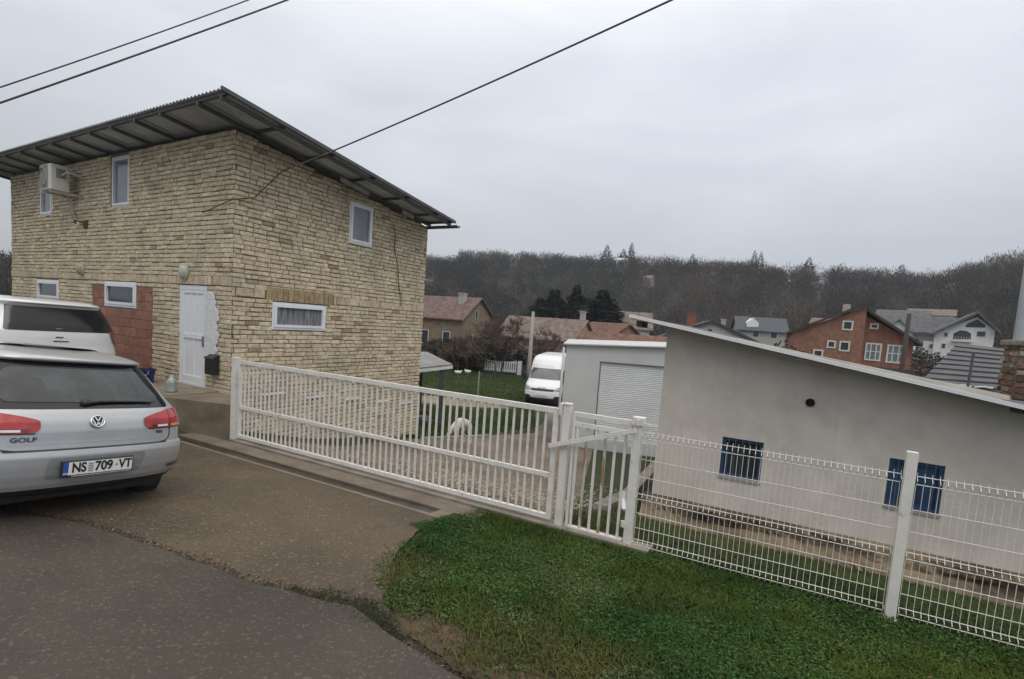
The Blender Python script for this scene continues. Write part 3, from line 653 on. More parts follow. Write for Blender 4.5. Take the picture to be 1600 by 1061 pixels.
for (u0,u1,v0,v1), shut in zip(W2, (False, True)):
    b = MB(); f = .045
    b.box(u0,u1,.03,.09,v0,v0+f); b.box(u0,u1,.03,.09,v1-f,v1); b.box(u0,u0+f,.03,.09,v0+f,v1-f); b.box(u1-f,u1,.03,.09,v0+f,v1-f)
    if shut: b.box((u0+u1)/2-.02,(u0+u1)/2+.02,.03,.08,v0+f,v1-f)
    ww = b.build('window', M_blue, ow)
    b = MB(); b.box(u0+f*.8,u1-f*.8,.075,.085,v0+f*.8,v1-f*.8); b.build('pane', M_blue if shut else M_glassd, ww)
    for k in range(5):
        x = u0+(u1-u0)*(k+1)/6; b = MB(); b.tube([(x,-.012,v0+.01),(x,-.012,v1-.01)], .006, 6); b.build('window_bar', mat('blue_iron', (.06,.10,.16), .5), ww)
    b = MB(); b.box(u0-.01,u1+.01,-.02,.028,v0-.03,v0-.001); b.build('sill', mat('sill_mortar', (.30,.29,.27), .8), ww)
# chimney with stove pipe
t = thing('chimney', 'short rough brick chimney on the white edged shed roof at the right edge', 'chimney', BM @ Vector((3.98,.02,0)), R(-28))
b = MB(); b.box(-.02,.62,-.02,.42,1.70,2.46); b.build('chimney_core', M_mortar, t)
b = MB(); 
def cc(r, u=0, v=0):
    c = r.choice([(.16,.07,.045),(.11,.06,.04),(.20,.12,.08),(.14,.10,.07),(.30,.27,.22)]); k = r.uniform(.7,1.2); return (c[0]*k,c[1]*k,c[2]*k,1)
bricks(b, -.02, .62, 1.78, lambda u: 2.46, [], lambda u,v,d: (u, d-.02, v), ch=.07, bl=.2, seed=12, colf=cc, prot=(.008,.03))
bricks(b, -.02, .42, 1.78, lambda u: 2.46, [], lambda u,v,d: (-.02+d, u, v), ch=.07, bl=.2, seed=13, colf=cc, prot=(.008,.03))
b.build('chimney_bricks', M_brick, t)
b = MB(); b.box(-.06,.68,-.06,.46,2.462,2.53); b.build('cap_slab', mat('cap_mortar', (.17,.155,.13), .9, var=.3, scale=9, bump=.8, bscale=30), t, bevel=.012)
b = MB(); b.box(-.09,.70,-.10,.50,1.80,1.845); b.build('flashing', mat('lead', (.30,.31,.32), .5, metal=.3), t)
b = MB(); b.tube([(.06,.30,2.53),(.06,.30,4.4)], .055, 16); b.build('stove_pipe', mat('galvanised', (.42,.45,.47), .35, metal=.6, var=.1, scale=5), t, smooth=True, sharp=40)
# ---------------------------------------------------------------- garage with roller shutter
ga = thing('garage', 'white box garage with a closed roller shutter behind the small gate', 'garage', (1.57,15,0), R(-7.5))
m_g = mat('garage_paint', (.52,.54,.535), .6, var=.05, scale=1.2, bump=.1, bscale=20); overlay(m_g, (.43,.44,.42), .8, .5, .75, amt=.5, stretch=(1,1,.3))
w = MB(); holes_wall(w, 0, 5.0, -1.5, lambda u: 1.80+.045*u, [(1.04,3.8,-.95,1.36)], PA, 0, .2)
holes_wall(w, .2, 6, -1.5, lambda u: 1.80, [], lambda u,v,d: (d,u,v), 0, .2); holes_wall(w, .2, 6, -1.5, lambda u: 2.0, [], lambda u,v,d: (5-d,u,v), 0, .2); holes_wall(w, .2, 4.8, -1.5, lambda u: 1.80+.045*u, [], lambda u,v,d: (u,6-d,v), 0, .2)
gw = w.build('wall', m_g, ga)
b = MB(); b.add([(-.10,-.12,1.80),(5.1,-.12,2.03),(5.1,6.1,2.03),(-.10,6.1,1.80),(-.10,-.12,1.835),(5.1,-.12,2.065),(5.1,6.1,2.065),(-.10,6.1,1.835)],[(0,3,2,1),(4,5,6,7),(0,1,5,4),(1,2,6,5),(2,3,7,6),(3,0,4,7)]); b.build('roof', mat('garage_roof', (.48,.49,.49), .5, var=.1), ga)
b = MB(); pr = []
z = -.95; k = 0
while z < 1.33:
    pr += [(.075,z),(.055,z+.012),(.052,z+.040),(.072,z+.052)]; z += .055
n = len(pr); b.add([(x,y,z_) for x in (1.05,3.79) for y,z_ in pr], [(i,i+1,n+i+1,n+i) for i in range(n-1)]); b.build('roller_shutter', mat('shutter_slats', (.70,.72,.73), .5, metal=.0, var=.05, scale=1), gw)
b = MB(); b.box(1.0,3.84,-.006,.004,1.362,1.385); b.box(1.018,1.038,-.006,.004,-.95,1.361); b.build('shutter_gap_strip', mat('shadow_gap_paint', (.12,.125,.125), .6), gw)  # dark strips paint the shadow gap around the shutter
b = MB(); b.tube([(-.07,-.06,1.72),(-.07,-.06,-1.3)], .035, 8); b.build('downpipe', m_g, ga, smooth=True)
b = MB(); b.tube([(2.95,-.02,1.78),(2.95,-.10,1.74),(3.02,-.12,1.5)], .02, 6); b.lathe([(0,0),(.05,.02),(.06,.08),(0,.1)], c=(2.97,-.1,1.62), n=10); b.build('outdoor_lamp', M_black, ga)
# kerb and slab leading from the shed towards the gate
t = MB(); t.beam((2.35,9.3,-.86),(1.5,7.6,-.55),.22,.34); t.beam((2.35,9.3,-.86),(4.9,15,-1.3),.22,.34); tag(t.build('kerb', M_conc), 'dark concrete kerb beside the gravel yard, running towards the garage', 'kerb')
t = MB(); t.beam((3.0,8.0,-.66),(2.3,7.0,-.50),.55,.08); t.beam((3.2,9.6,-.80),(2.95,8.7,-.72),.5,.08); tag(t.build('paving_slab', mat('pale_slab', (.27,.26,.24), .8, var=.2), None), 'pale broken paving slabs in the grass left of the shed', 'slab')
t = MB(); t.tube([(1.95,7.85,-.55),(2.02,8.25,-.50),(2.05,8.3,-.36)], .045, 10); tag(t.build('drain_pipe_end', M_white), 'short white plastic pipe end lying by the kerb', 'pipe')
# ---------------------------------------------------------------- vehicles
class Shell:
    """body as stacked plan outlines; local x right, y forward (0 = nearest end), z up"""
    def __init__(s, prof, n=3.2, Rr=.5, Rf=.8, arches=()):
        p = np.array(prof, float); s.p = p; s.n = n; s.Rr = Rr; s.Rf = Rf
    def at(s, z):
        p = s.p; return [float(np.interp(z, p[:,0], p[:,k])) for k in (1,2,3)]
    def dep(s, x, z):
        xr, xf, w = s.at(z); q = min(abs(x)/w, .9999); return xr + s.Rr*(1-(1-q**s.n)**(1/s.n))
    def outline(s, z, m=26, side=10):
        xr, xf, w = s.at(z); n = s.n; pts = []
        for k in range(m+1):
            th = -math.pi/2+math.pi*k/m; q = abs(math.sin(th))**(2/n)*(1 if th > 0 else -1)
            pts.append((w*q, xr+s.Rr*(1-abs(math.cos(th))**(2/n))))
        a, c = pts[-1], (w, xf-s.Rf)
        for k in range(1, side): pts.append((w, a[1]+(c[1]-a[1])*k/side))
        for k in range(m+1):
            th = math.pi/2-math.pi*k/m; q = abs(math.sin(th))**(2/n)*(1 if th > 0 else -1)
            pts.append((w*q, xf-s.Rf*(1-abs(math.cos(th))**(2/n))))
        for k in range(1, side): pts.append((-w, c[1]+(a[1]-c[1])*k/side))
        return pts
    def body(s, zs):
        b = MB(); vs = []; 
        for z in zs: o = s.outline(z); vs += [(x,y,z) for x,y in o]
        m = len(o); fs = [(i*m+k, i*m+(k+1) % m, (i+1)*m+(k+1) % m, (i+1)*m+k) for i in range(len(zs)-1) for k in range(m)]
        fs += [tuple(reversed(range(m))), tuple(range((len(zs)-1)*m, len(zs)*m))]
        return b.add(vs, fs)
    def patch(s, rows, off=.004, m=24, b=None):
        """rows (z, xL, xR) on the near end"""
        b = b or MB(); vs = []
        for z, xl, xr_ in rows:
            w = s.at(z)[2]
            def th(x): q = max(-.9999, min(.9999, x/w)); return math.copysign(math.asin(abs(q)**(s.n/2)), q)
            a, c = th(xl), th(xr_)
            for k in range(m+1):
                t = a+(c-a)*k/m; q = abs(math.sin(t))**(2/s.n)*(1 if t > 0 else -1); x = w*q
                P = Vector((x, s.dep(x, z), z)); e = .006
                dx = Vector((e*2, s.dep(x+e, z)-s.dep(x-e, z), 0)) if abs(x) < w-.01 else Vector((0,1,0))*(1 if x > 0 else -1)
                dz = Vector((0, s.dep(x, z+e)-s.dep(x, z-e), 2*e)); nn = dx.cross(dz).normalized()
                if nn.y > 0: nn = -nn
                if abs(x) >= w-.01: nn = Vector((math.copysign(1,x),-.3,0)).normalized()
                vs.append(P+nn*off)
        fs = [(i*(m+1)+k, i*(m+1)+k+1, (i+1)*(m+1)+k+1, (i+1)*(m+1)+k) for i in range(len(rows)-1) for k in range(m)]
        return b.add(vs, fs)
    def side(s, poly_rows, sg, off=.004):
        """rows (z, y0, y1) on the side"""
        b = MB(); vs = []
        for z, y0, y1 in poly_rows:
            w = s.at(z)[2]
            for k in range(9): vs.append((sg*(w+off), y0+(y1-y0)*k/8, z))
        return b.add(vs, [(i*9+k, i*9+k+1, (i+1)*9+k+1, (i+1)*9+k) for i in range(len(poly_rows)-1) for k in range(8)])
def rows(pts, n=18):
    """control rows (z,xl,xr) smoothly interpolated"""
    p = np.array(pts, float); zs = np.linspace(p[0,0], p[-1,0], n); return [(float(z), float(np.interp(z,p[:,0],p[:,1])), float(np.interp(z,p[:,0],p[:,2]))) for z in zs]
def rrect(z0, z1, bl, br, tl, tr, r=.05, n=26):
    """rounded quad rows: bottom left/right x, top left/right x"""
    out = []
    for k in range(n+1):
        f = (1-math.cos(math.pi*k/n))/2; z = z0+(z1-z0)*f; d = min(z-z0, z1-z); ins = r-math.sqrt(max(0, r*r-(r-min(d,r))**2))
        out.append((z, bl+(tl-bl)*f+ins, br+(tr-br)*f-ins))
    return out
def solid_back(b, off): return b
def carve(o, cyl):
    """cut wheel arches out of a closed body"""
    cut = MB()
    for x0, x1, y, z, r in cyl: cut.lathe([(0,x0),(r,x0),(r,x1),(0,x1)], c=(0,y,z), ax='x', n=40)
    c = cut.build('cutter', M_black); c.parent = o.parent; 
    md = o.modifiers.new('b', 'BOOLEAN'); md.object = c; md.operation = 'DIFFERENCE'; md.solver = 'EXACT'
    bpy.context.view_layer.update()
    me = bpy.data.meshes.new_from_object(o.evaluated_get(bpy.context.evaluated_depsgraph_get()))
    o.modifiers.clear()
    if len(me.polygons) > 100:
        me.polygons.foreach_set('use_smooth', [True]*len(me.polygons))
        try: me.set_sharp_from_angle(angle=R(38))
        except Exception: pass
        o.data = me
    bpy.data.objects.remove(c)
def wheel(t, x, y, r, w_, sg, rimc, dz=0):
    e = MB(); e.lathe([(r*.64,-w_/2),(r*.93,-w_/2),(r*.985,-w_*.38),(r,-w_*.2),(r,w_*.2),(r*.985,w_*.38),(r*.93,w_/2),(r*.64,w_/2)], c=(x,y,r), ax='x', n=40)
    wo = e.build('wheel', M_rubber, t, smooth=True, sharp=50, loc=(0,0,dz))
    b = MB(); b.lathe([(r*.65,sg*w_*.42),(r*.60,sg*w_*.30),(r*.58,-sg*w_*.3)], c=(x,y,r), ax='x', n=32)
    for k in range(5):
        a = 2*math.pi*k/5; b.beam((x+sg*w_*.36,y,r),(x+sg*w_*.36,y+math.cos(a)*r*.6,r+math.sin(a)*r*.6),.07,.03, Vector((1,0,0)))
    b.lathe([(0,sg*w_*.42),(.06,sg*w_*.40),(.07,sg*w_*.3)], c=(x,y,r), ax='x', n=16)
    b.build('rim', rimc, wo)
M_silver = mat('silver_paint', (.41,.425,.44), .36, metal=.45, var=.04, scale=3, coat=.6)
M_trim = mat('gloss_black', (.010,.012,.015), .12, var=.1, spec=.35)
M_rearglass = mat('car_glass', (.022,.032,.037), .07, var=.5, scale=2.2, spec=.5, stretch=(1,1,1.6), lo=.4, hi=.6)
M_redlens = mat('red_lens', (.33,.012,.014), .15, var=.25, scale=14, coat=.6)
M_redlens2 = mat('dark_red_lens', (.10,.008,.010), .15, var=.2, coat=.6)
M_clear = mat('clear_lens', (.62,.58,.56), .2, var=.1)
M_chrome = mat('chrome', (.62,.64,.66), .14, metal=1, var=.03)
M_plate = mat('plate_white', (.62,.63,.62), .5, var=.03); M_blueplate = mat('plate_blue', (.02,.07,.30), .5)
def frame_at(X, Y, z, a, ro=0, pi=0):
    Lv = Vector((math.sin(a), math.cos(a), 0)); Fv = Vector((-math.cos(a), math.sin(a), 0)); U = Vector((0,0,1))
    L2 = Lv*math.cos(ro)-U*math.sin(ro); U2 = U*math.cos(ro)+Lv*math.sin(ro); F2 = Fv*math.cos(pi)+U2*math.sin(pi); U3 = U2*math.cos(pi)-Fv*math.sin(pi)
    return Matrix(((L2.x,F2.x,U3.x,X),(L2.y,F2.y,U3.y,Y),(L2.z,F2.z,U3.z,z),(0,0,0,1)))
# --- silver hatchback
car = thing('parked_car', 'silver hatchback with number plate NS 709-VT parked in the left foreground', 'car')
car.matrix_world = frame_at(-3.635, 4.350, .288, R(25.8), .105, -.030)
S = Shell([(.24,.22,4.02,.76),(.28,.11,4.12,.83),(.34,.055,4.17,.87),(.44,.02,4.20,.885),(.52,.005,4.20,.89),(.60,.0,4.19,.89),(.640,.012,4.17,.888),(.655,.045,4.16,.887),(.72,.055,4.12,.885),(.80,.062,4.02,.88),(.88,.085,3.75,.872),
           (.95,.125,3.35,.860),(.985,.15,3.15,.845),(1.02,.185,3.02,.825),(1.12,.275,2.82,.775),(1.22,.365,2.62,.725),(1.32,.455,2.42,.675),(1.375,.50,2.30,.645),(1.385,.455,2.26,.640),(1.40,.45,2.20,.630),(1.415,.475,2.15,.617),(1.43,.53,2.12,.600),(1.45,.64,2.0,.57),(1.475,.84,1.95,.51),(1.495,1.08,1.85,.42),(1.505,1.3,1.7,.3),(1.508,1.45,1.6,.15)], n=3.0, Rr=.46, Rf=.7)
S.p[:,2] = S.p[:,2]
zs = sorted(set([float(z) for z in S.p[:,0]]+list(np.arange(.25,1.40,.03))))
body = S.body(zs).build('body', M_silver, car, smooth=True, sharp=38)
carve(body, [(sx*.60, sx*1.2, yy, .31, .355) for sx in (-1,1) for yy in (.80,3.38)] )
for sx in (-1,1):
    for yy in (.80,3.38): wheel(car, sx*.765, yy, .315, .205, sx, M_chrome, -.055)
b = MB(); b.box(-.70,.70,.35,3.9,.17,.24); b.build('underbody', M_black, car)
S.patch(rows([(.255,-.66,.66),(.29,-.72,.72),(.335,-.78,.78)]), .006).build('valance_shadow', M_black, body, smooth=True)  # black valance band, also paints the shadow beneath the bumper
b = MB(); S.patch(rows([(.335,-.80,.80),(.350,-.80,.80)], 3), .009, b=b); b.build('bumper_lip', M_silver, body, smooth=True)
rg_ = S.patch(rrect(.985,1.373,-.705,.705,-.585,.585,.045), .004).build('rear_window', M_trim, body, smooth=True)
S.patch(rrect(1.035,1.315,-.625,.625,-.535,.535,.075), .008).build('glass', M_rearglass, rg_, smooth=True)
# shapes seen through the glass: head restraints
for x, z, w_ in ((-.40,1.19,.10),(.05,1.12,.16),(.33,1.15,.10)):
    S.patch(rrect(z-.07,z+.04,x-w_,x+w_,x-w_*.9,x+w_*.9,.04), .0085, m=8).build('headrest', mat('interior_shape', (.018,.024,.027), .1, var=.2), rg_, smooth=True)
b = MB(); P = [Vector((x, S.dep(x,z)-.028, z)) for x, z in ((-.06,1.035),(.05,1.045),(.30,1.045),(.52,1.035))]; b.tube(P, [.022,.014,.010,.007], 8); b.lathe([(0,-.02),(.035,-.01),(.03,.05)], c=tuple(P[0]), ax='y', n=12); b.build('rear_wiper', M_black, body, smooth=True)
# spoiler lip over the glass
b = MB(); S.patch(rows([(1.378,-.615,.615),(1.386,-.618,.618),(1.402,-.61,.61)], 5), .006, b=b); b.build('spoiler', M_silver, body, smooth=True)
def tail(sg):
    def side_(xa, xb): return (xa, xb) if sg > 0 else (-xb, -xa)
    def shape(z, z0, z1, inn, out, r=.07):
        d = min(z-z0, z1-z); ins = r-math.sqrt(max(0, r*r-(r-min(max(d,0),r))**2)); return (inn+ins*1.4, out)
    inner = []; outer = []
    for k in range(25):
        z = .795+.170*k/24; i, o_ = shape(z, .795, 1.05, .398, .655, .05); i += max(0, z-.885)**1.5*13

        inner.append((z, *side_(min(i,.64), .654))); outer.append((z, *side_(.662, .8645-.02*max(0,(z-.86)/.09))))
    b = MB(); S.patch([(z, a_, c_) for z, a_, c_ in inner], .012, m=10, b=b); e = b.build('tail_light', M_redlens, body, smooth=True)
    b = MB(); S.patch(outer, .012, m=14, b=b); b.build('outer_lens', M_redlens, e, smooth=True)
    b = MB(); S.patch([(z, *side_(.47, .645)) for z in (.800,.815,.83)], .014, m=8, b=b); b.build('dark_band', M_redlens2, e, smooth=True)
    b = MB(); S.patch([(z, *side_(.52, .63)) for z in (.803,.812,.822)], .016, m=6, b=b); b.build('reversing_lamp', M_clear, e, smooth=True)
    b = MB(); S.patch([(z, *side_(.672, .85)) for z in (.800,.812,.824)], .014, m=8, b=b); b.build('indicator', mat('amber_clear', (.45,.22,.12), .2), e, smooth=True)
    b = MB(); S.patch([(z, *side_(.40 if z > .8 else .43, .868)) for z in (.786,.795)], .006, m=14, b=b); b.build('lamp_seal', M_black, e)
    b = MB(); S.patch(rows([(.395,*side_(.66,.865)),(.425,*side_(.65,.872))],3), .008, m=8, b=b); b.build('bumper_reflector', M_redlens2, body, smooth=True)
tail(-1); tail(1)
# hatch gap lines
b = MB()
def gap(pts, w_=.004):
    for i in range(len(pts)-1):
        P0, P1 = pts[i], pts[i+1]; b.beam((P0[0],S.dep(P0[0],P0[1])-.0015,P0[1]),(P1[0],S.dep(P1[0],P1[1])-.0015,P1[1]), w_*2, w_*1.4, Vector((0,1,0)))
for sg in (-1,1): gap([(sg*.665,.785),(sg*.668,.73),(sg*.655,.69),(sg*.62,.665),(sg*.55,.655)])
b.build('hatch_gap', M_black, body)
b = MB(); S.patch([(.646,-.62,.62),(.657,-.62,.62)], .003, b=b); b.build('hatch_shadow_gap', M_black, body)
b = MB(); S.patch(rows([(.700,-.60,.60),(.706,-.60,.60)],2), .004, b=b); b.build('crease', M_silver, body)
# number plate
b = MB(); S.patch(rrect(.405,.585,-.36,.36,-.35,.40,.03), .002).build('plate_recess', mat('recess', (.30,.31,.33), .4, metal=.5), body, smooth=True)
PY = -.028
b = MB(); b.box(-.272,.272,PY,PY+.028,.418,.560); npl = b.build('number_plate', M_black, car, bevel=.004)
b = MB(); b.box(-.225,.262,PY-.003,PY-.0005,.440,.548); b.build('plate_face', M_plate, npl)
b = MB(); b.box(-.262,-.2255,PY-.003,PY-.0005,.440,.548); b.build('country_strip', M_blueplate, npl)
TM = lambda x, z, yy=PY-.004: Matrix.Translation((x, yy, z)) @ Matrix.Rotation(R(90), 4, 'X')
M_ink = mat('ink', (.012,.012,.014), .6)
text_mesh('NS', .112, TM(-.150,.495), M_ink, 'lettering', npl, .001, .0038, sx=.76); text_mesh('709', .112, TM(.035,.495), M_ink, 'lettering', npl, .001, .0038, sx=.82)
text_mesh('VT', .112, TM(.205,.495), M_ink, 'lettering', npl, .001, .0038, sx=.76); b = MB(); b.box(.128,.142,PY-.0055,PY-.004,.490,.502); b.build('dash', M_ink, npl)
text_mesh('SRB', .024, TM(-.2437,.452), M_plate, 'lettering', npl, .001, .0)
b = MB()
for i in range(3):
    for j in range(4): b.box(-.082+i*.013,-.073+i*.013,PY-.0055,PY-.004,.458+j*.02,.470+j*.02)
b.build('plate_emblem', mat('emblem_grey', (.16,.15,.16), .6), npl)
b = MB(); r = random.Random(3); x = -.20
while x < .25:
    w_ = r.uniform(.006,.014)
    b.box(x,x+w_,PY-.0022,PY-.0005,.423,.434)
    x += w_+r.uniform(.003,.006)
b.build('frame_lettering', mat('faint_print', (.35,.35,.35), .6), npl)
# round badge: ring with V over W
E0 = Vector((.0, S.dep(0,.875)-.012, .878)); t_ = math.atan2(S.dep(0,.92)-S.dep(0,.83), .09)
EM = Matrix.Translation(E0) @ Matrix.Rotation(-t_, 4, 'X')
b = MB(); b.lathe([(.0,0.012),(.055,.010),(.055,-.002),(0,-.002)], ax='y', n=32); e = b.build('badge', M_trim, body); e.matrix_local = EM
b = MB(); b.lathe([(.044,-.003),(.046,-.009),(.054,-.010),(.058,-.004),(.058,.010)], ax='y', n=40); b.build('badge_ring', M_chrome, e, smooth=True)
b = MB()
for P in (((-.021,.041),(-.003,.005),(.003,.005),(.021,.041)), ((-.041,.020),(-.019,-.038),(-.014,-.036),(.0,-.008),(.014,-.036),(.019,-.038),(.041,.020))):
    for i in range(len(P)-1): b.beam((P[i][0],-.006,P[i][1]),(P[i+1][0],-.006,P[i+1][1]), .0095, .006, Vector((0,1,0)))
b.build('badge_letters', M_chrome, e)
mm = Matrix.Translation((0,-.006,0))
text_mesh('GOLF', .052, Matrix.Translation((-.50, S.dep(.50,.745)-.004, .742)) @ Matrix.Rotation(R(-9),4,'Z') @ Matrix.Rotation(R(90),4,'X'), mat('dark_chrome', (.16,.17,.18), .25, metal=.9), 'lettering', body, .002, .0012, sx=1.25)
text_mesh('TDI', .036, Matrix.Translation((.545, S.dep(.545,.745)-.004, .755)) @ Matrix.Rotation(R(11),4,'Z') @ Matrix.Rotation(R(90),4,'X'), mat('dark_chrome', (.16,.17,.18), .25, metal=.9), 'lettering', body, .002, .0010, sx=1.2)
for sg in (-1,1):
    S.side([(1.0,.85,3.0),(1.1,1.0,2.8),(1.2,1.05,2.6),(1.3,1.12,2.4),(1.36,1.2,2.3)], sg, .004).build('side_window', M_trim, body)
    b = MB(); b.box(sg*.86,sg*1.0,2.72,2.80,.97,1.08); b.build('wing_mirror', M_silver, car, bevel=.02)
# --- white people carrier behind
mv = thing('parked_car', 'white people carrier with wraparound black rear window parked behind the silver hatchback', 'car')
mv.matrix_world = frame_at(-7.36, 8.20, .45, R(27.4), .03, 0)
M_wcar = mat('white_car_paint', (.60,.61,.61), .3, var=.03, scale=2, coat=.5)
S = Shell([(.22,.16,4.25,.80),(.32,.06,4.35,.88),(.5,.0,4.38,.91),(.70,.0,4.36,.915),(.80,.03,4.3,.915),(.95,.06,4.0,.91),(1.10,.075,3.5,.90),(1.18,.09,3.2,.895),(1.3,.14,3.0,.865),(1.45,.22,2.8,.82),(1.58,.29,2.6,.765),(1.63,.24,2.5,.73),(1.655,.27,2.4,.70),(1.68,.45,2.3,.64),(1.70,.8,2.1,.5),(1.71,1.2,1.8,.3)], n=3.4, Rr=.55, Rf=.8)
zs = sorted(set([float(z) for z in S.p[:,0]]+list(np.arange(.24,1.66,.04))))
body = S.body(zs).build('body', M_wcar, mv, smooth=True, sharp=38)
carve(body, [(sx*.62, sx*1.2, yy, .32, .37) for sx in (-1,1) for yy in (.85,3.5)])
for sx in (-1,1):
    for yy in (.85,3.5): wheel(mv, sx*.79, yy, .325, .21, sx, M_chrome)
S.patch(rrect(1.19,1.615,-.68,.894,-.60,.765,.03), .005, m=40).build('rear_window', M_trim, body, smooth=True)
S.patch(rows([(1.59,-.73,.60),(1.625,-.72,.62)],4), .03).build('roof_spoiler', M_wcar, body, smooth=True)
S.patch(rows([(.24,-.8,.8),(.5,-.86,.86),(.70,-.87,.87),(.775,-.2,.87),(.80,.1,.85)], 14), .008).build('lower_cladding', M_black, body, smooth=True)
for sg in (-1,1):
    rr_ = [(z, *( (a_,c_) if sg > 0 else (-c_,-a_))) for z,a_,c_ in rows([(.93,.86,.904),(1.02,.78,.902),(1.12,.74,.900),(1.22,.715,.89)],10)]
    S.patch(rr_, .010).build('tail_light', M_redlens2, body, smooth=True)
b = MB(); 
text_mesh('~', .10, Matrix.Translation((-.02, S.dep(0,1.10)-.006, 1.10)) @ Matrix.Rotation(R(90),4,'X'), M_trim, 'badge', body, .003, .004, sx=1.6)
b = MB(); b.box(-.10,.10,S.dep(0,1.04)-.008,S.dep(0,1.04)+.002,1.025,1.040); b.build('hatch_grip', M_trim, body)
b = MB(); b.box(-.06,.02,S.dep(0,1.235)-.0135,S.dep(0,1.235)-.004,1.232,1.240); b.build('window_mark', mat('pale_mark', (.4,.4,.4), .6), body)
for sg in (-1,1): S.side([(1.15,.75,3.1),(1.3,.85,2.95),(1.45,.95,2.75),(1.56,1.05,2.6)], sg, .004).build('side_window', M_trim, body)
b = MB(); b.box(-.7,.7,.4,4.0,.18,.26); b.build('underbody', M_black, mv)
# --- white van, nose towards us
van = thing('parked_van', 'white high roofed delivery van parked nose forward beside the garage', 'van')
van.matrix_world = frame_at(1.68, 26.6, -2.02, R(101), 0, 0)
S = Shell([(.28,.10,6.5,.92),(.40,.02,6.6,.98),(.62,.0,6.6,1.0),(.80,.03,6.6,1.0),(.98,.10,6.6,1.0),(1.10,.20,6.6,1.0),(1.22,.40,6.6,.99),(1.34,.66,6.6,.98),(1.42,.78,6.6,.975),(1.6,.93,6.6,.96),(1.8,1.10,6.6,.945),(1.95,1.24,6.6,.93),(2.02,1.30,6.6,.925),(2.2,1.42,6.6,.91),(2.4,1.62,6.6,.88),(2.52,1.82,6.6,.85),(2.60,2.05,6.6,.80),(2.66,2.4,6.5,.70),(2.68,3.0,6.3,.4)], n=3.0, Rr=.55, Rf=.2)
zs = sorted(set([float(z) for z in S.p[:,0]]+list(np.arange(.30,2.62,.06))))
body = S.body(zs).build('body', mat('van_white', (.66,.68,.70), .35, var=.03, coat=.4), van, smooth=True, sharp=40)
carve(body, [(sx*.66, sx*1.3, yy, .36, .43) for sx in (-1,1) for yy in (.95,5.1)])
for sx in (-1,1):
    for yy in (.95,5.1): wheel(van, sx*.86, yy, .36, .22, sx, M_chrome)
S.patch(rrect(1.44,2.00,-.86,.86,-.80,.80,.06), .005).build('windscreen', mat('windscreen_glass', (.07,.08,.095), .08, var=.3, scale=1.5, spec=.9), body, smooth=True)
S.patch(rows([(.88,-.56,.56),(.95,-.62,.62),(1.0,-.66,.66)],6), .008).build('grille', M_black, body, smooth=True)
S.patch(rows([(.29,-.9,.9),(.40,-.93,.93),(.52,-.93,.93)],6), .010).build('lower_bumper', M_black, body, smooth=True)
for sg in (-1,1):
    f = lambda a_, c_: (a_, c_) if sg > 0 else (-c_, -a_)
    S.patch([(z, *f(a_, c_)) for z,a_,c_ in rows([(.90,.60,.90),(.98,.62,.975),(1.10,.80,.98)],6)], .012).build('headlight', mat('headlamp', (.28,.30,.32), .15, var=.3), body, smooth=True)
    S.patch([(z, *f(a_, c_)) for z,a_,c_ in rows([(.46,.58,.90),(.64,.66,.96)],5)], .014).build('fog_lamp_recess', M_black, body, smooth=True)
    S.side([(1.15,.75,2.3),(1.4,.95,2.3),(1.7,1.15,2.3),(1.95,1.4,2.25)], sg, .006).build('side_window', M_trim, body)
    b = MB(); b.box(sg*1.06,sg*1.26,.95,1.05,1.32,1.72); b.box(min(sg*.95,sg*1.08),max(sg*.95,sg*1.08),.98,1.02,1.36,1.42); b.build('wing_mirror', M_black, van, bevel=.02)
b = MB(); 
for i in range(5): b.box(-.25+i*.085,-.19+i*.085,S.dep(0,1.035)-.014,S.dep(0,1.035)-.002,1.02,1.055)
b.build('maker_lettering', M_black, body)
b = MB(); b.box(-.26,.26,-.022,-.002,.60,.71); b.build('number_plate', M_plate, van)
# ---------------------------------------------------------------- dog
def skin(name, verts, edges, radii, m, parent, sub=2, root=0):
    me = bpy.data.meshes.new(name); me.from_pydata(verts, edges, []); o = link(name, me, parent)
    o.modifiers.new('s', 'SKIN'); 
    for i, rr_ in enumerate(radii):
        me.skin_vertices[0].data[i].radius = rr_ if isinstance(rr_, tuple) else (rr_, rr_); me.skin_vertices[0].data[i].use_root = (i == root)
    sb = o.modifiers.new('d', 'SUBSURF'); sb.levels = sub; sb.render_levels = sub
    bpy.context.view_layer.update(); m2 = bpy.data.meshes.new_from_object(o.evaluated_get(bpy.context.evaluated_depsgraph_get()))
    o.modifiers.clear(); m2.materials.clear(); m2.materials.append(m); m2.polygons.foreach_set('use_smooth', [True]*len(m2.polygons)); o.data = m2; return o
dz_ = zz(-1.22, 13.4)+.02
dog = thing('dog', 'white dog standing with lowered head in the yard behind the long gate', 'dog', (-1.22, 13.4, dz_), R(228)); dog.scale = (1.0,.88,1.16)
V = [(-.20,0,.50),(-.05,0,.535),(.12,0,.53),(.24,0,.50),(.34,.03,.47),(.42,.05,.40),(.47,.05,.33),(.555,.05,.255),   # pelvis .. nose
     (-.28,0,.47),(-.33,0,.36),(-.34,.02,.24),(-.31,.02,.16)]
Ed = [(0,1),(1,2),(2,3),(3,4),(4,5),(5,6),(6,7),(0,8),(8,9),(9,10),(10,11)]
Rd = [(.095,.12),(.085,.105),(.095,.13),(.09,.12),(.065,.07),(.065,.065),(.066,.066),(.030,.030),(.05,.05),(.024,.024),(.022,.022),(.012,.012)]
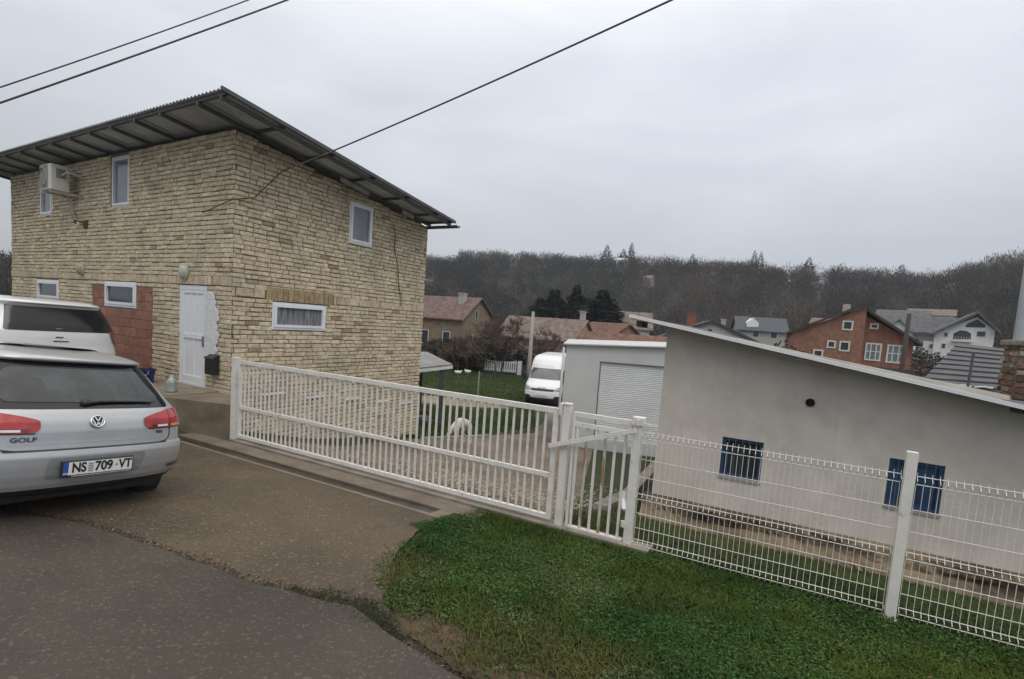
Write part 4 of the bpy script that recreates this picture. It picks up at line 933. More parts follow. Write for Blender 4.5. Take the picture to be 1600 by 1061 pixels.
for sy in (-1,1):
    b0 = len(V); fx = .05*sy
    V += [(.20+fx*.6,sy*.085,.40),(.17+fx,sy*.09,.27),(.19+fx*1.4,sy*.09,.15),(.19+fx*1.6,sy*.09,.035),(.235+fx*1.6,sy*.09,.022)]; Ed += [(3,b0),(b0,b0+1),(b0+1,b0+2),(b0+2,b0+3),(b0+3,b0+4)]; Rd += [.055,.036,.027,.023,.024]
    b0 = len(V)
    V += [(-.20-fx*.6,sy*.08,.38),(-.13-fx,sy*.085,.27),(-.25-fx,sy*.085,.165),(-.235-fx,sy*.085,.035),(-.19-fx,sy*.085,.022)]; Ed += [(0,b0),(b0,b0+1),(b0+1,b0+2),(b0+2,b0+3),(b0+3,b0+4)]; Rd += [.072,.048,.026,.022,.024]
skin('body', V, Ed, Rd, mat('white_fur', (.56,.53,.47), .95, var=.15, scale=18, bump=.6, bscale=70), dog)
for sy in (-1,1):
    b = MB(); b.tube([(.425,.05+sy*.045,.425),(.405,.05+sy*.085,.39),(.415,.05+sy*.09,.34)], [.028,.032,.012], 8); b.build('ear', mat('ear_fur', (.34,.29,.22), .95), dog, smooth=True)
    b = MB(); b.lathe([(0,-.008),(.008,0),(0,.008)], c=(.495,.05+sy*.040,.345), n=8); b.build('eye', M_ink, dog)
b = MB(); b.lathe([(0,-.014),(.014,-.004),(.013,.008),(0,.014)], c=(.583,.05,.240), n=10); b.build('nose', M_ink, dog)
# ---------------------------------------------------------------- background houses
M_win = mat('far_window', (.03,.035,.04), .2, var=.2); M_wfr = mat('far_window_frame', (.60,.60,.58), .6)
def onplane(px, py, P0, rot):
    v = ray(px, py); d = (math.cos(rot), math.sin(rot)); n = (-d[1], d[0]); t = (P0[0]*n[0]+P0[1]*n[1])/(v.x*n[0]+v.y*n[1])
    return (v.x*t-P0[0])*d[0]+(v.y*t-P0[1])*d[1], v.z*t+CAMH
def gable_house(name, label, loc, rotz, w, l, hw, hr, base, wm, rm, wins=(), over=.5, chim=(), rt=.16, wfr=None, cat='house', clipped=0):
    """gable end at local y=0 (facing -y), ridge along +y; heights absolute"""
    t = thing(name, label, cat, (loc[0], loc[1], 0), rotz)
    b = MB(); h = w/2
    b.prism([(-h,base),(h,base),(h,hw),(0,hr),(-h,hw)], 0, l, ax='y'); wall = b.build('wall', wm, t)
    b = MB(); sl = (hr-hw)/h
    for sg in (-1,1):
        x1 = sg*(h+over); z1 = hr-sl*(h+over)
        b.add([(0,-over,hr+.02),(x1,-over,z1+.02),(x1,l+over,z1+.02),(0,l+over,hr+.02),(0,-over,hr+rt+.02),(x1,-over,z1+rt),(x1,l+over,z1+rt),(0,l+over,hr+rt+.02)],[(0,3,2,1),(4,5,6,7),(0,1,5,4),(1,2,6,5),(2,3,7,6),(3,0,4,7)])
    roof = b.build('roof', rm, t)
    for fc, u, z, ww, wh in wins:
        f = .07 if ww > .6 else .04
        def bx(b, u0, u1, z0, z1, d0, d1):
            if fc == 'f': b.box(u0,u1,-d1,-d0,z0,z1)
            elif fc == 'l': b.box(-h-d1,-h-d0,u0,u1,z0,z1)
            else: b.box(h+d0,h+d1,u0,u1,z0,z1)
        b = MB(); bx(b,u-ww/2-f,u+ww/2+f,z-f,z,.0,.06); bx(b,u-ww/2-f,u+ww/2+f,z+wh,z+wh+f,.0,.06); bx(b,u-ww/2-f,u-ww/2,z,z+wh,.0,.06); bx(b,u+ww/2,u+ww/2+f,z,z+wh,.0,.06)
        if ww > 1: bx(b,u-.035,u+.035,z,z+wh,.012,.055)
        wo = b.build('window', wfr or M_wfr, wall); b = MB(); bx(b,u-ww/2,u+ww/2,z,z+wh,.004,.010); b.build('pane', M_win, wo)
    for x, y, zt, cw, cm in chim:
        b = MB(); zb = hr-sl*abs(x)-.3; b.box(x-cw/2,x+cw/2,y-cw/2,y+cw/2,zb,zt); b.box(x-cw/2-.06,x+cw/2+.06,y-cw/2-.06,y+cw/2+.06,zt+.002,zt+.12); b.build('chimney', cm, roof)
    return t
def tilem(name, c, s=2.2):
    m = mat(name, c, .9, var=.35, scale=s, detail=8, bump=.5, bscale=9); overlay(m, tuple(q*.5 for q in c), .9, .5, .7, amt=.6); return m
M_tbrown = tilem('brown_tiles', (.135,.090,.080)); M_tred = tilem('red_tiles', (.135,.070,.052)); M_tgrey = tilem('grey_tiles', (.085,.088,.095)); M_tlight = tilem('light_brown_tiles', (.16,.125,.105))
M_ochre = mat('ochre_wall', (.21,.155,.105), .9, var=.2, scale=1.5); overlay(M_ochre, (.14,.105,.08), 1.2, .5, .7, amt=.6)
M_pink = mat('pinkish_wall', (.33,.27,.245), .9, var=.12, scale=1); M_fwhite = mat('far_white_wall', (.70,.70,.68), .9, var=.06, scale=.8); M_chw = mat('pale_chimney', (.38,.35,.32), .9); M_chr = mat('red_chimney', (.24,.085,.055), .9, var=.2)
gable_house('house', 'old house with brown tiled roof and ochre gable just right of the brick house', (-4.11,57), R(60), 6.2, 11, 2.45, 4.75, -3.6, M_ochre, M_tbrown,
   [('f',-.5,2.55,.45,.9),('f',-1.5,-.6,.8,1.3),('f',1.4,-.6,.8,1.3),('l',2.0,-.5,.9,1.4),('l',5.0,-.5,.9,1.4)], chim=[(-.8,1.8,5.2,.7,M_chw)], over=.35)
gable_house('house', 'pale pink house with brown roof and white chimney behind the white van', (6.9,50), R(60), 5.2, 8.5, 1.1, 3.0, -3.4, M_pink, M_tlight, [('f',0.6,.55,.5,.7),('l',2.6,-1.6,.9,1.3),('l',5.6,-1.6,.9,1.3)], chim=[(.4,.5,3.9,.45,M_chw)], over=.3)
p = at(990,522,46); gable_house('house', 'low building with rusty red roof just above the garage roof', (p.x+4.6,46), R(78), 6, 9, .55, 1.95, -4, M_tlight, M_tred, over=.4)
p = at(982,508,60); gable_house('house', 'small house with a red gable roof behind the garage', (p.x,60), R(35), 5, 6, 1.6, p.z, -4.4, M_ochre, M_tred, over=.3)
p = at(990,489,78); gable_house('house', 'white house with a flat brown roof uphill behind the garage', (p.x+2.4,78), R(80), 6.5, 5, 3.0, p.z, -5, M_fwhite, M_tlight, [('f',0,2.2,.9,.9)], over=.5)
p = at(1112,504,55); gable_house('house', 'white gabled house with a red brick chimney behind the shed roof', (p.x,55), R(-14), 10.0, 8, 1.9, p.z, -4.2, M_fwhite, mat('dark_roof_edge', (.05,.045,.045), .8), [('f',-.1,2.75,.42,.5)], chim=[(-2.0,1.2,4.75,.8,M_chr),(1.6,3.0,4.4,.45,M_chw)], over=.6, rt=.28)
p = at(1190,497,95); bh = gable_house('house', 'distant house with blue grey roof and a white dormer', (p.x+4,95), R(75), 7, 8, 4.4, p.z, -5, M_chw, mat('blue_grey_tiles', (.060,.070,.085), .8, var=.2), [('l',2,3.1,1,1),('l',5,3.1,1,1)], over=.5)
b = MB(); b.prism([(-1,4.4),(1,4.4),(1,6.1),(0,6.9),(-1,6.1)], -.3, 3, ax='y'); o = b.build('dormer', M_fwhite, bh); o.location = (-2.7,5.6,-.4); o.rotation_euler = (0,0,R(-85))
# orange brick house with two half roofs
M_orange = mat('orange_brick', (.25,.125,.085), .9, var=.22, scale=3, detail=8, bump=.3, bscale=20); overlay(M_orange, (.17,.075,.05), .9, .5, .7, amt=.6)
OR = R(-26); OP = at(1353,500,40); OP = (OP.x, OP.y); op = lambda x, y: onplane(x, y, OP, OR)
t = thing('house', 'orange brick house with split brown roofs and two large white windows', 'house', (OP[0],OP[1],0), OR)
xl, zl = op(1237,517); xp, zp = op(1353,481); xr_, zr = op(1431,532); _, zq = op(1354,493)
b = MB(); b.prism([(xl,-3.6),(0,-3.6),(0,zp),(xl,zl)], 0, 7, ax='y'); wa = b.build('wall', M_orange, t)
b = MB(); b.prism([(.003,-3.6),(xr_,-3.6),(xr_,zr),(.003,zq)], .5, 7, ax='y'); wb = b.build('wall', mat('orange_brick_darker', (.23,.10,.068), .9, var=.2, scale=3), t)
x0, z0 = op(1229,522); x1, z1 = op(1366,473)
b = MB(); b.prism([(x0,z0),(x1,z1),(x1,z1+.2),(x0,z0+.2)], -.35, 7.4, ax='y'); ra = b.build('roof', tilem('dark_brown_tiles', (.060,.045,.042)), t)
x0, z0 = op(1353,487); x1, z1 = op(1441,541)
b = MB(); b.prism([(.02,z0+.02),(x1,z1),(x1,z1+.2),(.02,z0+.24)], -.1, 7.4, ax='y'); b.build('roof', MT['dark_brown_tiles'], t)
xc, zc = op(1334,478); b = MB(); b.box(xc-.3,xc+.2,3.2,3.7,zc-1,zc+.35); b.build('chimney', M_chw, ra)
def fwin(parent, x, z, w_, h_, y, mull=0, board=False):
    b = MB(); f = .11
    b.box(x-w_/2,x+w_/2,y-.05,y+.02,z,z+f); b.box(x-w_/2,x+w_/2,y-.05,y+.02,z+h_-f,z+h_); b.box(x-w_/2,x-w_/2+f,y-.05,y+.02,z+f,z+h_-f); b.box(x+w_/2-f,x+w_/2,y-.05,y+.02,z+f,z+h_-f)
    for k in range(mull): xx = x-w_/2+w_*(k+1)/(mull+1); b.box(xx-.04,xx+.04,y-.045,y+.02,z+f,z+h_-f)
    if mull: b.box(x-w_/2+f,x+w_/2-f,y-.04,y+.02,z+h_*.5,z+h_*.5+.07)
    o = b.build('window', M_wfr, parent); b = MB(); b.box(x-w_/2+.05,x+w_/2-.05,y-.012,y-.004,z+.05,z+h_-.05); b.build('pane', M_glassb if mull else M_win, o)
def pwin(parent, fn, q, y=0, mull=0):
    x0,x1,y0,y1 = q; xm, ym = (x0+x1)/2, (y0+y1)/2; a = fn(x0,ym)[0]; c = fn(x1,ym)[0]; zb = fn(xm,y1)[1]; zt = fn(xm,y0)[1]
    fwin(parent, (a+c)/2, zb, c-a, zt-zb, y, mull)
for q in ((1316,1333,501,516),(1292,1306,532,544),(1311,1328,533,549),(1270,1286,546,560)): pwin(wa, op, q)
for q, mu in (((1351+2,1379,536,564),2),((1387,1416,539,568),2),((1361,1375,505,514),0)): pwin(wb, op, q, .5, mu)
b = MB(); a_ = op(1353,572); c_ = op(1432,578); b.box(.1,c_[0],.05,.48,a_[1]-.5,a_[1]); b.build('balcony', mat('dark_balcony', (.05,.05,.05), .8), wb)
# villa on the right
VR = R(-34); VP = at(1527,493,85); VP = (VP.x,VP.y); vp = lambda x, y: onplane(x, y, VP, VR)
v = thing('villa', 'white villa with arched balcony and long grey roof at the right', 'house', (VP[0],VP[1],0), VR)
A_ = [vp(*q) for q in ((1462,519),(1527,495),(1555,517),(1556,546),(1449,549),(1450,530))]
b = MB(); b.prism([(A_[0][0],-3),(A_[2][0],-3),A_[2],A_[1],A_[0]], 0, 9, ax='y'); wv = b.build('wall', M_fwhite, v)
b = MB(); E0_, E1_, E2_ = vp(1456,524), vp(1527,491), vp(1562,523)
for P, Q in ((E0_,E1_),(E1_,E2_)): b.prism([P,Q,(Q[0],Q[1]+.45),(P[0],P[1]+.45)], -1.0, 9.5, ax='y')
rv = b.build('roof', M_tgrey, v)
b = MB(); b.prism([vp(1508,511),vp(1539,512),vp(1540,508),vp(1527,499),vp(1511,506)], -.06, -.01, ax='y'); b.build('upper_balcony', mat('dark_timber', (.03,.03,.035), .8), wv)
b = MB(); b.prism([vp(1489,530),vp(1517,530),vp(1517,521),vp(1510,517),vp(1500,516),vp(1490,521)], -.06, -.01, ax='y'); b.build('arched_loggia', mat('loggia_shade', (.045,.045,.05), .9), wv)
b = MB(); a_ = vp(1487,531); c_ = vp(1519,531); b.box(a_[0],c_[0],-.7,-.07,a_[1]-.25,a_[1]); [b.box(a_[0]+k*.35,a_[0]+k*.35+.05,-.7,-.66,a_[1]+.001,a_[1]+.6) for k in range(int((c_[0]-a_[0])/.35))]; b.build('balcony_rail', M_wfr, wv)
pwin(wv, vp, (1525,1541,517,527))
wl0 = vp(1362,520)[0]; b = MB(); b.box(wl0,A_[0][0]-.01,3,9,-3,A_[0][1]-.2); b.box(vp(1446,520)[0],A_[0][0]-.02,.6,2.99,-3,A_[0][1]-1.6); wg = b.build('wing', M_fwhite, v)
zt_ = vp(1440,495)[1]; b = MB(); b.prism([(1.6,A_[0][1]-.5),(6,zt_),(6,zt_+.4),(1.6,A_[0][1]-.1)], wl0-1, A_[1][0], ax='x'); b.prism([(6,zt_),(10.4,A_[0][1]-.5),(10.4,A_[0][1]-.1),(6,zt_+.4)], wl0-1, A_[1][0], ax='x'); b.build('wing_roof', M_tgrey, v)
for q in ((1452,1459,537,545),(1470,1478,536,545),(1474,1482,519,527)): pwin(wv if q[0] > 1465 else wg, vp, q, 0 if q[0] > 1465 else .6)
p = at(1405,500,88); gable_house('house', 'small white gable with grey roof at the left end of the villa', (p.x,p.y), R(-35), 5.5, 6, 4.6, p.z, 0, M_fwhite, M_tgrey, [('f',0,5.0,.8,.9)], over=.5)
for px, py, d, w_, lab, wm, rm in ((1452,487,125,10,'faint white house with grey roof uphill above the villa roof',M_fwhite,M_tgrey),(1492,485,130,9,'faint pale house uphill just right above the villa roof',M_fwhite,M_tlight),(1330,500,110,7,'faint house hidden behind the orange brick house roof',M_ochre,M_tlight)):
    p = at(px,py,d); gable_house('house', lab, (p.x,p.y), R(50), w_*.7, w_, p.z-1.5, p.z, p.z-9, wm, rm, [('l',w_*.3,p.z-3.6,1,1),('l',w_*.7,p.z-3.6,1,1)])
p = at(981,404,290); gable_house('house', 'lone white house high on the wooded hill near the skyline', (p.x,p.y), R(60), 6, 5.5, p.z-1.0, p.z, p.z-9, M_fwhite, M_fwhite, [('l',3.0,p.z-3.6,1.4,1.6)], over=.3)
p = at(678,437,240); gable_house('house', 'pale sheds on the hillside beside the brick house edge', (p.x,p.y), R(80), 5, 7, p.z-1.2, p.z, p.z-6, M_chw, M_tlight, over=.3)
p = at(1020,431,250); gable_house('house', 'tiny pale hut among the trees on the hillside', (p.x,p.y), R(40), 4, 4, p.z-1.2, p.z, p.z-6, M_chw, M_chw, over=.2)
# stepped grey roof right behind the shed
t = thing('outhouse', 'building with a dark stepped metal tile roof just left of the rough chimney', 'building', (0,0,0))
A0, A1, B0, B1 = at(1497,536,21), at(1600,548,19), at(1436,600,17.2), at(1600,612,15.2)
b = MB(); K = 9; r = random.Random(4)
M_step = mat('metal_tiles', (.060,.062,.068), .6, var=.25, scale=1.5, metal=.1)
for k in range(K):
    f0, f1 = k/K, (k+1)/K-.004; up = Vector((0,0,.05))
    P = [B0.lerp(A0,f0)+up, B1.lerp(A1,f0)+up, B1.lerp(A1,f1), B0.lerp(A0,f1)]; Q = [q-Vector((0,0,.08)) for q in P]
    b.add(P+Q, [(0,1,2,3),(7,6,5,4),(0,4,5,1),(1,5,6,2),(2,6,7,3),(3,7,4,0)])
b.build('roof', M_step, t)
b = MB(); w_ = [B0+Vector((.3,.4,-.12)), B1+Vector((.3,.4,-.12)), A1+Vector((.2,-.1,-.2)), A0+Vector((.2,-.1,-.2))]; g_ = [Vector((q.x,q.y,-3.2)) for q in w_]
b.add(w_+g_, [(0,1,2,3),(7,6,5,4),(0,4,5,1),(1,5,6,2),(2,6,7,3),(3,7,4,0)]); b.build('wall', M_plaster, t)
b = MB()
for a_, c_ in ((.04,.2),(.36,.52),(.55,.72)):
    P = B0.lerp(B1,a_)+Vector((0,-.03,.03)); Q = B0.lerp(B1,c_)+Vector((0,-.03,.03)); b.tube([P,P.lerp(Q,.5)+Vector((0,0,.03)),Q], .03, 5)
b.build('gutter_pieces', M_wfr, t)
t = thing('antenna_pole', 'thin dark metal mast in front of the stepped grey roof', 'pole', at(1513,600,15.0)); b = MB(); b.tube([(0,0,-4),(0,0,.0),(.02,0,.95)], .035, 8); b.build('mast', M_steel, t)
# poles
p = at(826,583,28); t = thing('utility_pole', 'pale wooden utility pole in the yard left of the white van', 'pole', (p.x,28,0)); b = MB(); b.tube([(0,0,-2.6),(0,0,3.05)], [.13,.085], 10); b.build('pole_shaft', mat('weathered_wood', (.30,.275,.235), .9, var=.2, scale=4, stretch=(4,4,.4)), t, smooth=True)
t = thing('utility_pole', 'dark wooden utility pole standing against the orange brick house', 'pole', (at(1421,490,35).x,35,0)); b = MB(); b.tube([(0,0,-4),(0,0,4.94)], [.17,.13], 10); b.build('pole_shaft', mat('dark_wood', (.05,.042,.035), .9, var=.2), t, smooth=True)
t = thing('stake', 'thin pale stake in the lawn beyond the long gate', 'stake', (at(747,600,20).x,20,0)); b = MB(); b.tube([(0,0,-2.0),(0.02,0,.32)], .035, 6); b.build('stake_shaft', MT['weathered_wood'], t)
# white fence fragment in the lawn
t = thing('picket_fence', 'short white picket fence piece at the far edge of the lawn', 'fence', (at(757,570,50).x,50,0), R(-10)); zb = at(757,577,50).z
b = MB(); b.box(0,3.2,-.03,.03,zb+.06,zb+.16); b.box(0,3.2,-.03,.03,zb+.85,zb+.93)
for k in range(15): x = .02+k*.22; b.box(x,x+.12,-.055,-.032,zb-.1,zb+1.12-.25*math.sin(math.pi*k/14)+(.0))
b.build('pickets', M_white, t)
b = MB(); b.box(3.35,3.75,-.2,.2,zb-.5,zb+1.1); b.build('end_pillar', M_white, t)
M_w2 = mat('hen_white', (.60,.59,.56), .9)
for k, (px, py, lab) in enumerate(((716,582,'left of two white hens at the far left of the lawn'),(731,581,'right of two white hens at the far left of the lawn'))):
    p = at(px, py, 34); V = [(0,0,.26),(.14,0,.30),(.21,0,.40),(.25,0,.44),(-.15,0,.30),(-.24,0,.40)]
    h = thing('hen', lab, 'hen', (p.x,34,p.z-.28), R(160*k))
    skin('body', V, [(0,1),(1,2),(2,3),(0,4),(4,5)], [.13,.10,.045,.035,.10,.04], M_w2, h, 1)
    for sy in (-.05,.05): b = MB(); b.tube([(0,sy,.16),(.02,sy,-.02)], .012, 4); b.build('leg', mat('yellow_leg', (.4,.25,.05), .7), h)
# lean-to
t = thing('shelter', 'open lean-to shelter with a pale corrugated roof beyond the brick house corner', 'shelter', (0,0,0))
P = [at(640,548,19), at(668,550,19.5), at(707,569,16.5), at(630,577,15.0)]
M_sh = mat('shelter_roof', (.17,.17,.165), .5, var=.3, scale=1.2)
b = MB(); q = [v_-Vector((0,0,.06)) for v_ in P]; b.add(P+q, [(0,1,2,3),(7,6,5,4),(0,4,5,1),(1,5,6,2),(2,6,7,3),(3,7,4,0)]); b.build('roof', M_sh, t)
b = MB(); b.beam(P[2]+Vector((0,0,-.10)), P[3]+Vector((0,0,-.10)), .05, .09); b.build('roof_beam', M_wfr, t)
c0 = P[2].lerp(P[3],.22)
b = MB(); b.beam((c0.x,c0.y+.15,c0.z-.1),(c0.x,c0.y+.15,-1.8),.16,.16); b.build('post', M_steel, t)
b = MB(); b.box(P[0].x-1,P[1].x-.1,19.2,19.4,-2.2,P[1].z-.2); b.build('back_wall', mat('dark_boards', (.035,.03,.025), .9, var=.4), t)
t = thing('wheelbarrow', 'dark clutter heap with a pale tub under the lean-to shelter', 'clutter', (at(668,590,16.5).x,16.8,-1.7)); b = MB(); b.box(-.5,.2,-.2,.3,0,.55); b.box(-.3,.45,-.3,.0,.0,.3); b.build('crate', mat('dark_crate', (.05,.05,.055), .8, var=.3), t, bevel=.03); b = MB(); b.lathe([(0,.56),(.14,.56),(.17,.70),(.15,.70),(.12,.58)], c=(-.1,0,0), n=14); b.build('tub', mat('pale_tub', (.30,.31,.31), .6), t)
for (x, y, l, w_, a_) in ((-1.6,13.4,0,0,0),):
    b = MB(); b.beam((-2.3,13.4,-.98),(-.6,15.1,-1.16),.12,.12); tag(b.build('kerb', mat('pale_kerb', (.24,.22,.19), .85, var=.2)), 'pale kerb edging the gravel yard behind the dog', 'kerb')
# ---------------------------------------------------------------- trees
ng = np.random.default_rng(21)
def tri_crown(kind, n, rg):
    """n slim triangles in a unit-high tree, returns (n,3,3) and shade (n,)"""
    if kind == 'conifer':
        h = rg.beta(1.1,1.6,n)*.92+.06; rad = .20*(1-h)**.85*rg.uniform(.25,1.05,n)*(1+.25*np.sin(h*55)); a = rg.uniform(0,2*np.pi,n)
        c = np.stack([rad*np.cos(a), rad*np.sin(a), h], -1); d = np.stack([np.cos(a), np.sin(a), rg.uniform(-.7,.1,n)], -1); L_ = rg.uniform(.04,.085,n)*(1.15-h); w_ = rg.uniform(.010,.022,n)
    else:
        u = rg.normal(size=(n,3)); u /= np.linalg.norm(u, axis=1)[:,None]; rr = rg.uniform(.25,1,n)**.5
        lob = 1+.22*np.sin(u[:,0]*5+rg.uniform(0,6))*np.cos(u[:,1]*5+rg.uniform(0,6))
        c = u*rr[:,None]*lob[:,None]*np.array([.36,.36,.36])+np.array([0,0,.60]); lowz = rg.random(n) < (.16 if kind == 'bare' else 0); c[:,2] = np.where(lowz, rg.uniform(.02,.3,n), np.where(c[:,2] < .18, .18+rg.uniform(0,.2,n), c[:,2]))
        d = c-np.array([0,0,.22])+rg.normal(0,.12,(n,3)); d[:,2] += .12; L_ = rg.uniform(.07,.17,n); w_ = rg.uniform(.0045,.011,n)
        if kind == 'leafy': L_ = rg.uniform(.03,.06,n); w_ = rg.uniform(.018,.035,n); d = rg.normal(size=(n,3))
    d /= np.linalg.norm(d, axis=1)[:,None]; q = rg.normal(size=(n,3)); s = np.cross(d, q); s /= np.linalg.norm(s, axis=1)[:,None]
    return np.stack([c-s*w_[:,None], c+s*w_[:,None], c+d*L_[:,None]], 1), rg.uniform(.7,1.3,n)
VAR = [('bare', tri_crown('bare', 250, np.random.default_rng(i))) for i in range(6)]+[('conifer', tri_crown('conifer', 220, np.random.default_rng(30+i))) for i in range(3)]+[('leafy', tri_crown('leafy', 200, np.random.default_rng(50+i))) for i in range(3)]
COL = {'bare': [(.070,.052,.040),(.092,.060,.040),(.055,.046,.038),(.048,.044,.036),(.115,.072,.045),(.060,.055,.046)], 'conifer': [(.020,.030,.022),(.026,.036,.024)], 'leafy': [(.040,.046,.026),(.055,.052,.028),(.034,.040,.026),(.110,.060,.034),(.085,.062,.036)]}
def forest(name, n, sampler, label):
    Vs, Cs = [], []
    for i in range(n):
        x, y, hgt = sampler(i); 
        clump = math.sin(x*.043+1.3)*math.cos(y*.037)+.6*math.sin(x*.11+y*.07); ev = clump < -.55
        k = ng.choice([6,7,8,9,10]) if (ev and ng.random() < .5) else (ng.integers(6,12) if ng.random() < .15 else ng.integers(0,6))
        kind, (T_, sh) = VAR[int(k)]; a = ng.uniform(0, 6.28); ca, sa = math.cos(a), math.sin(a); wd = ng.uniform(.85,1.35)
        q = T_*hgt; V = np.stack([(q[...,0]*ca-q[...,1]*sa)*wd+x, (q[...,0]*sa+q[...,1]*ca)*wd+y, q[...,2]+zz(x,y)-hgt*.16], -1)
        c = np.array(COL[kind][int(ng.integers(len(COL[kind])))])*ng.uniform(.45,1.55)*(1+.42*math.sin(x*.045+y*.03+2*math.sin(y*.02)))*(1+.22*math.sin(x*.13-y*.09))*.50*np.array([1.14,.98,.88] if math.sin(x*.02-1.1) > 0 else [.84,1.0,.96])
        Vs.append(V.reshape(-1,3)); Cs.append(np.repeat(sh[:,None]*c, 3, 0))
    V = np.concatenate(Vs); C_ = np.concatenate(Cs)
    o = npmesh(name, V, np.arange(len(V)).reshape(-1,3), M_leaf, C_); return tag(o, label, kind='stuff')
M_leaf = mat('twigs_and_leaves', (1,1,1), .95, var=.1, scale=.5, attr='Col', spec=.1)
def samp_hill(i):
    az = R(ng.uniform(-52,52)); 
    if i % 5 == 0: r = ng.uniform(305,336); h = 5.0+min(8, ng.exponential(1.5))
    else: r = math.sqrt(ng.uniform(112**2, 325**2)); h = ng.uniform(6.5,12.5)
    return r*math.sin(az), r*math.cos(az), h
forest('forest', 3900, samp_hill, 'bare brown wood covering the hillside')
def samp_low(i):
    az = R(ng.uniform(-14,52)); r = ng.uniform(78,120); return r*math.sin(az), r*math.cos(az), ng.uniform(3.0,5.5)
forest('scrub', 420, samp_low, 'brown scrub and orchard trees on the valley floor')
# trees one can tell apart
M_bark = mat('bark', (.065,.052,.042), .95, var=.3, scale=5)
def solo(name, label, x, y, h, kind, n, col, z=None, wd=1.0, group=None, leafs=1.0, cat='tree'):
    rg = np.random.default_rng(int(abs(x*13+y*7))); z = zz(x,y) if z is None else z
    t = thing(name, label, cat, (x,y,z-.1), 0, group)
    T_, sh = tri_crown(kind, n, rg); 
    cl = np.sin(T_[:,0,:]@np.array([17.,11.,9.])+rg.uniform(0,6))
    if kind != 'conifer': keep = cl > -.75; T_ = T_[keep]; sh = sh[keep]; cl = cl[keep]
    T_ = T_.copy(); cen = T_.mean(1, keepdims=True); T_ = cen+(T_-cen)*leafs; T_[...,:2] *= wd
    C_ = np.repeat(sh[:,None]*(1+.25*cl)[:,None]*np.array(col), 3, 0)
    npmesh('crown', (T_*h).reshape(-1,3), np.arange(len(T_)*3).reshape(-1,3), M_leaf, C_, t)
    b = MB(); lean = rg.uniform(-.02,.02)
    b.tube([(0,0,-.3),(lean*h,0,h*.35),(lean*2*h,0,h*(.9 if kind == 'conifer' else .7))], [h*.022,h*.015,h*.004], 7)
    for k in range(7 if kind != 'conifer' else 0):
        a = k*2.4; z0 = h*(.25+.05*k); b.tube([(lean*h,0,z0),(math.cos(a)*h*.14*wd,math.sin(a)*h*.14*wd,z0+h*.12),(math.cos(a)*h*.27*wd,math.sin(a)*h*.27*wd,z0+h*.28)], [h*.009,h*.006,h*.002], 5)
    b.build('trunk', M_bark, t, smooth=True); return t
DG = (.020,.029,.022)
for k, (px, ptop, d, wd, lab) in enumerate(((868,448,82,1.6,'dark conifer at the left of the dark evergreen group'),(884,470,74,1.5,'shorter dark conifer in the left middle of the dark evergreen group'),(903,441,80,1.15,'narrow pointed conifer, the tallest of the dark evergreen group'),(922,462,84,1.6,'dark conifer in the right middle of the evergreen group'),
        (943,450,76,1.9,'broad dark conifer at the right of the dark evergreen group'),(957,463,88,1.7,'dark conifer at the far right edge of the dark evergreen group'),(846,462,90,1.8,'broad dark conifer left behind the bare brown tree'))):
    q = at(px, ptop, d); solo('conifer', lab, q.x, d, q.z-zz(q.x,d), 'conifer', 5200, DG, wd=wd*1.45, group='dark conifers in the valley')
for k, (px, ptop, lab) in enumerate(((988,379,'tall pointed conifer on the skyline above the white hill house'),(975,389,'shorter conifer on the skyline just left of the tall pointed one'),(949,384,'rounded dark conifer on the skyline above the dark evergreen group'),(1180,392,'thin dark cypress on the skyline above the blue roofed house'),(1190,394,'dark cypress on the skyline right of the thin cypress'),(1265,403,'pointed conifer on the right skyline left of the orange brick house peak'),(730,396,'small dark conifer on the left skyline'),(1083,397,'dark conifer on the middle skyline'),(1410,413,'dark bushy conifer where the right skyline dips'))):
    d = 318*math.cos(math.atan((px-800)/790)); q = at(px, ptop, d); z0 = zz(q.x,d); solo('conifer', lab, q.x, d, max(8,q.z-z0)*1.08, 'conifer', 900, (.022,.030,.024), z=z0, wd=1.9 if px not in (1180,1190,988) else 1.15, group='conifers on the skyline')
# bare trees: real branching
def bare_tree(name, label, x, y, h, seed, spread=.5, thick=1.0, levels=5, z=None, col=None, group=None, cat='tree', droop=0.0, stems=1):
    r = random.Random(seed); t = thing(name, label, cat, (x,y,(zz(x,y) if z is None else z)-.1), 0, group); tb = MB(); cb = MB()
    def grow(p, d, l, rad, lv):
        q = p; pts = [p]; rr = [rad]
        for k in range(3):
            d = (d+Vector((r.uniform(-.22,.22),r.uniform(-.22,.22),r.uniform(-.08,.16)-droop*lv*.05))).normalized(); q = q+d*l/3; pts.append(q); rr.append(rad*(1-.17*(k+1)))
        (tb if lv < 2 else cb).tube(pts, [max(q_, .017) for q_ in rr], 6 if lv < 2 else 3, caps=False)
        if lv >= levels: return
        for k in range(r.choice((3,3,4)) if lv < levels-1 else 4):
            f = r.uniform(.35,1); pp = pts[min(3, int(f*3)+1)] if f < .95 else pts[3]
            ax = Vector((r.gauss(0,1),r.gauss(0,1),r.gauss(0,.5))); ax = (ax-d*ax.dot(d)).normalized(); nd = (d*(1-spread)+ax*spread*r.uniform(.7,1.3)+Vector((0,0,.12))).normalized()
            grow(pp, nd, l*r.uniform(.55,.78), rr[-1]*.62, lv+1)
    for s_ in range(stems): grow(Vector((r.uniform(-.2,.2)*(stems>1),r.uniform(-.2,.2)*(stems>1),0)), Vector((r.uniform(-.1,.1)*stems,r.uniform(-.1,.1)*stems,1)), h*.34, h*.022*thick, 0)
    m = M_bark if col is None else mat('bark_%s' % name, col, .95, var=.25, scale=5)
    tb.build('trunk', m, t, smooth=True, fix=False); cb.build('crown', m, t, smooth=False, fix=False); return t
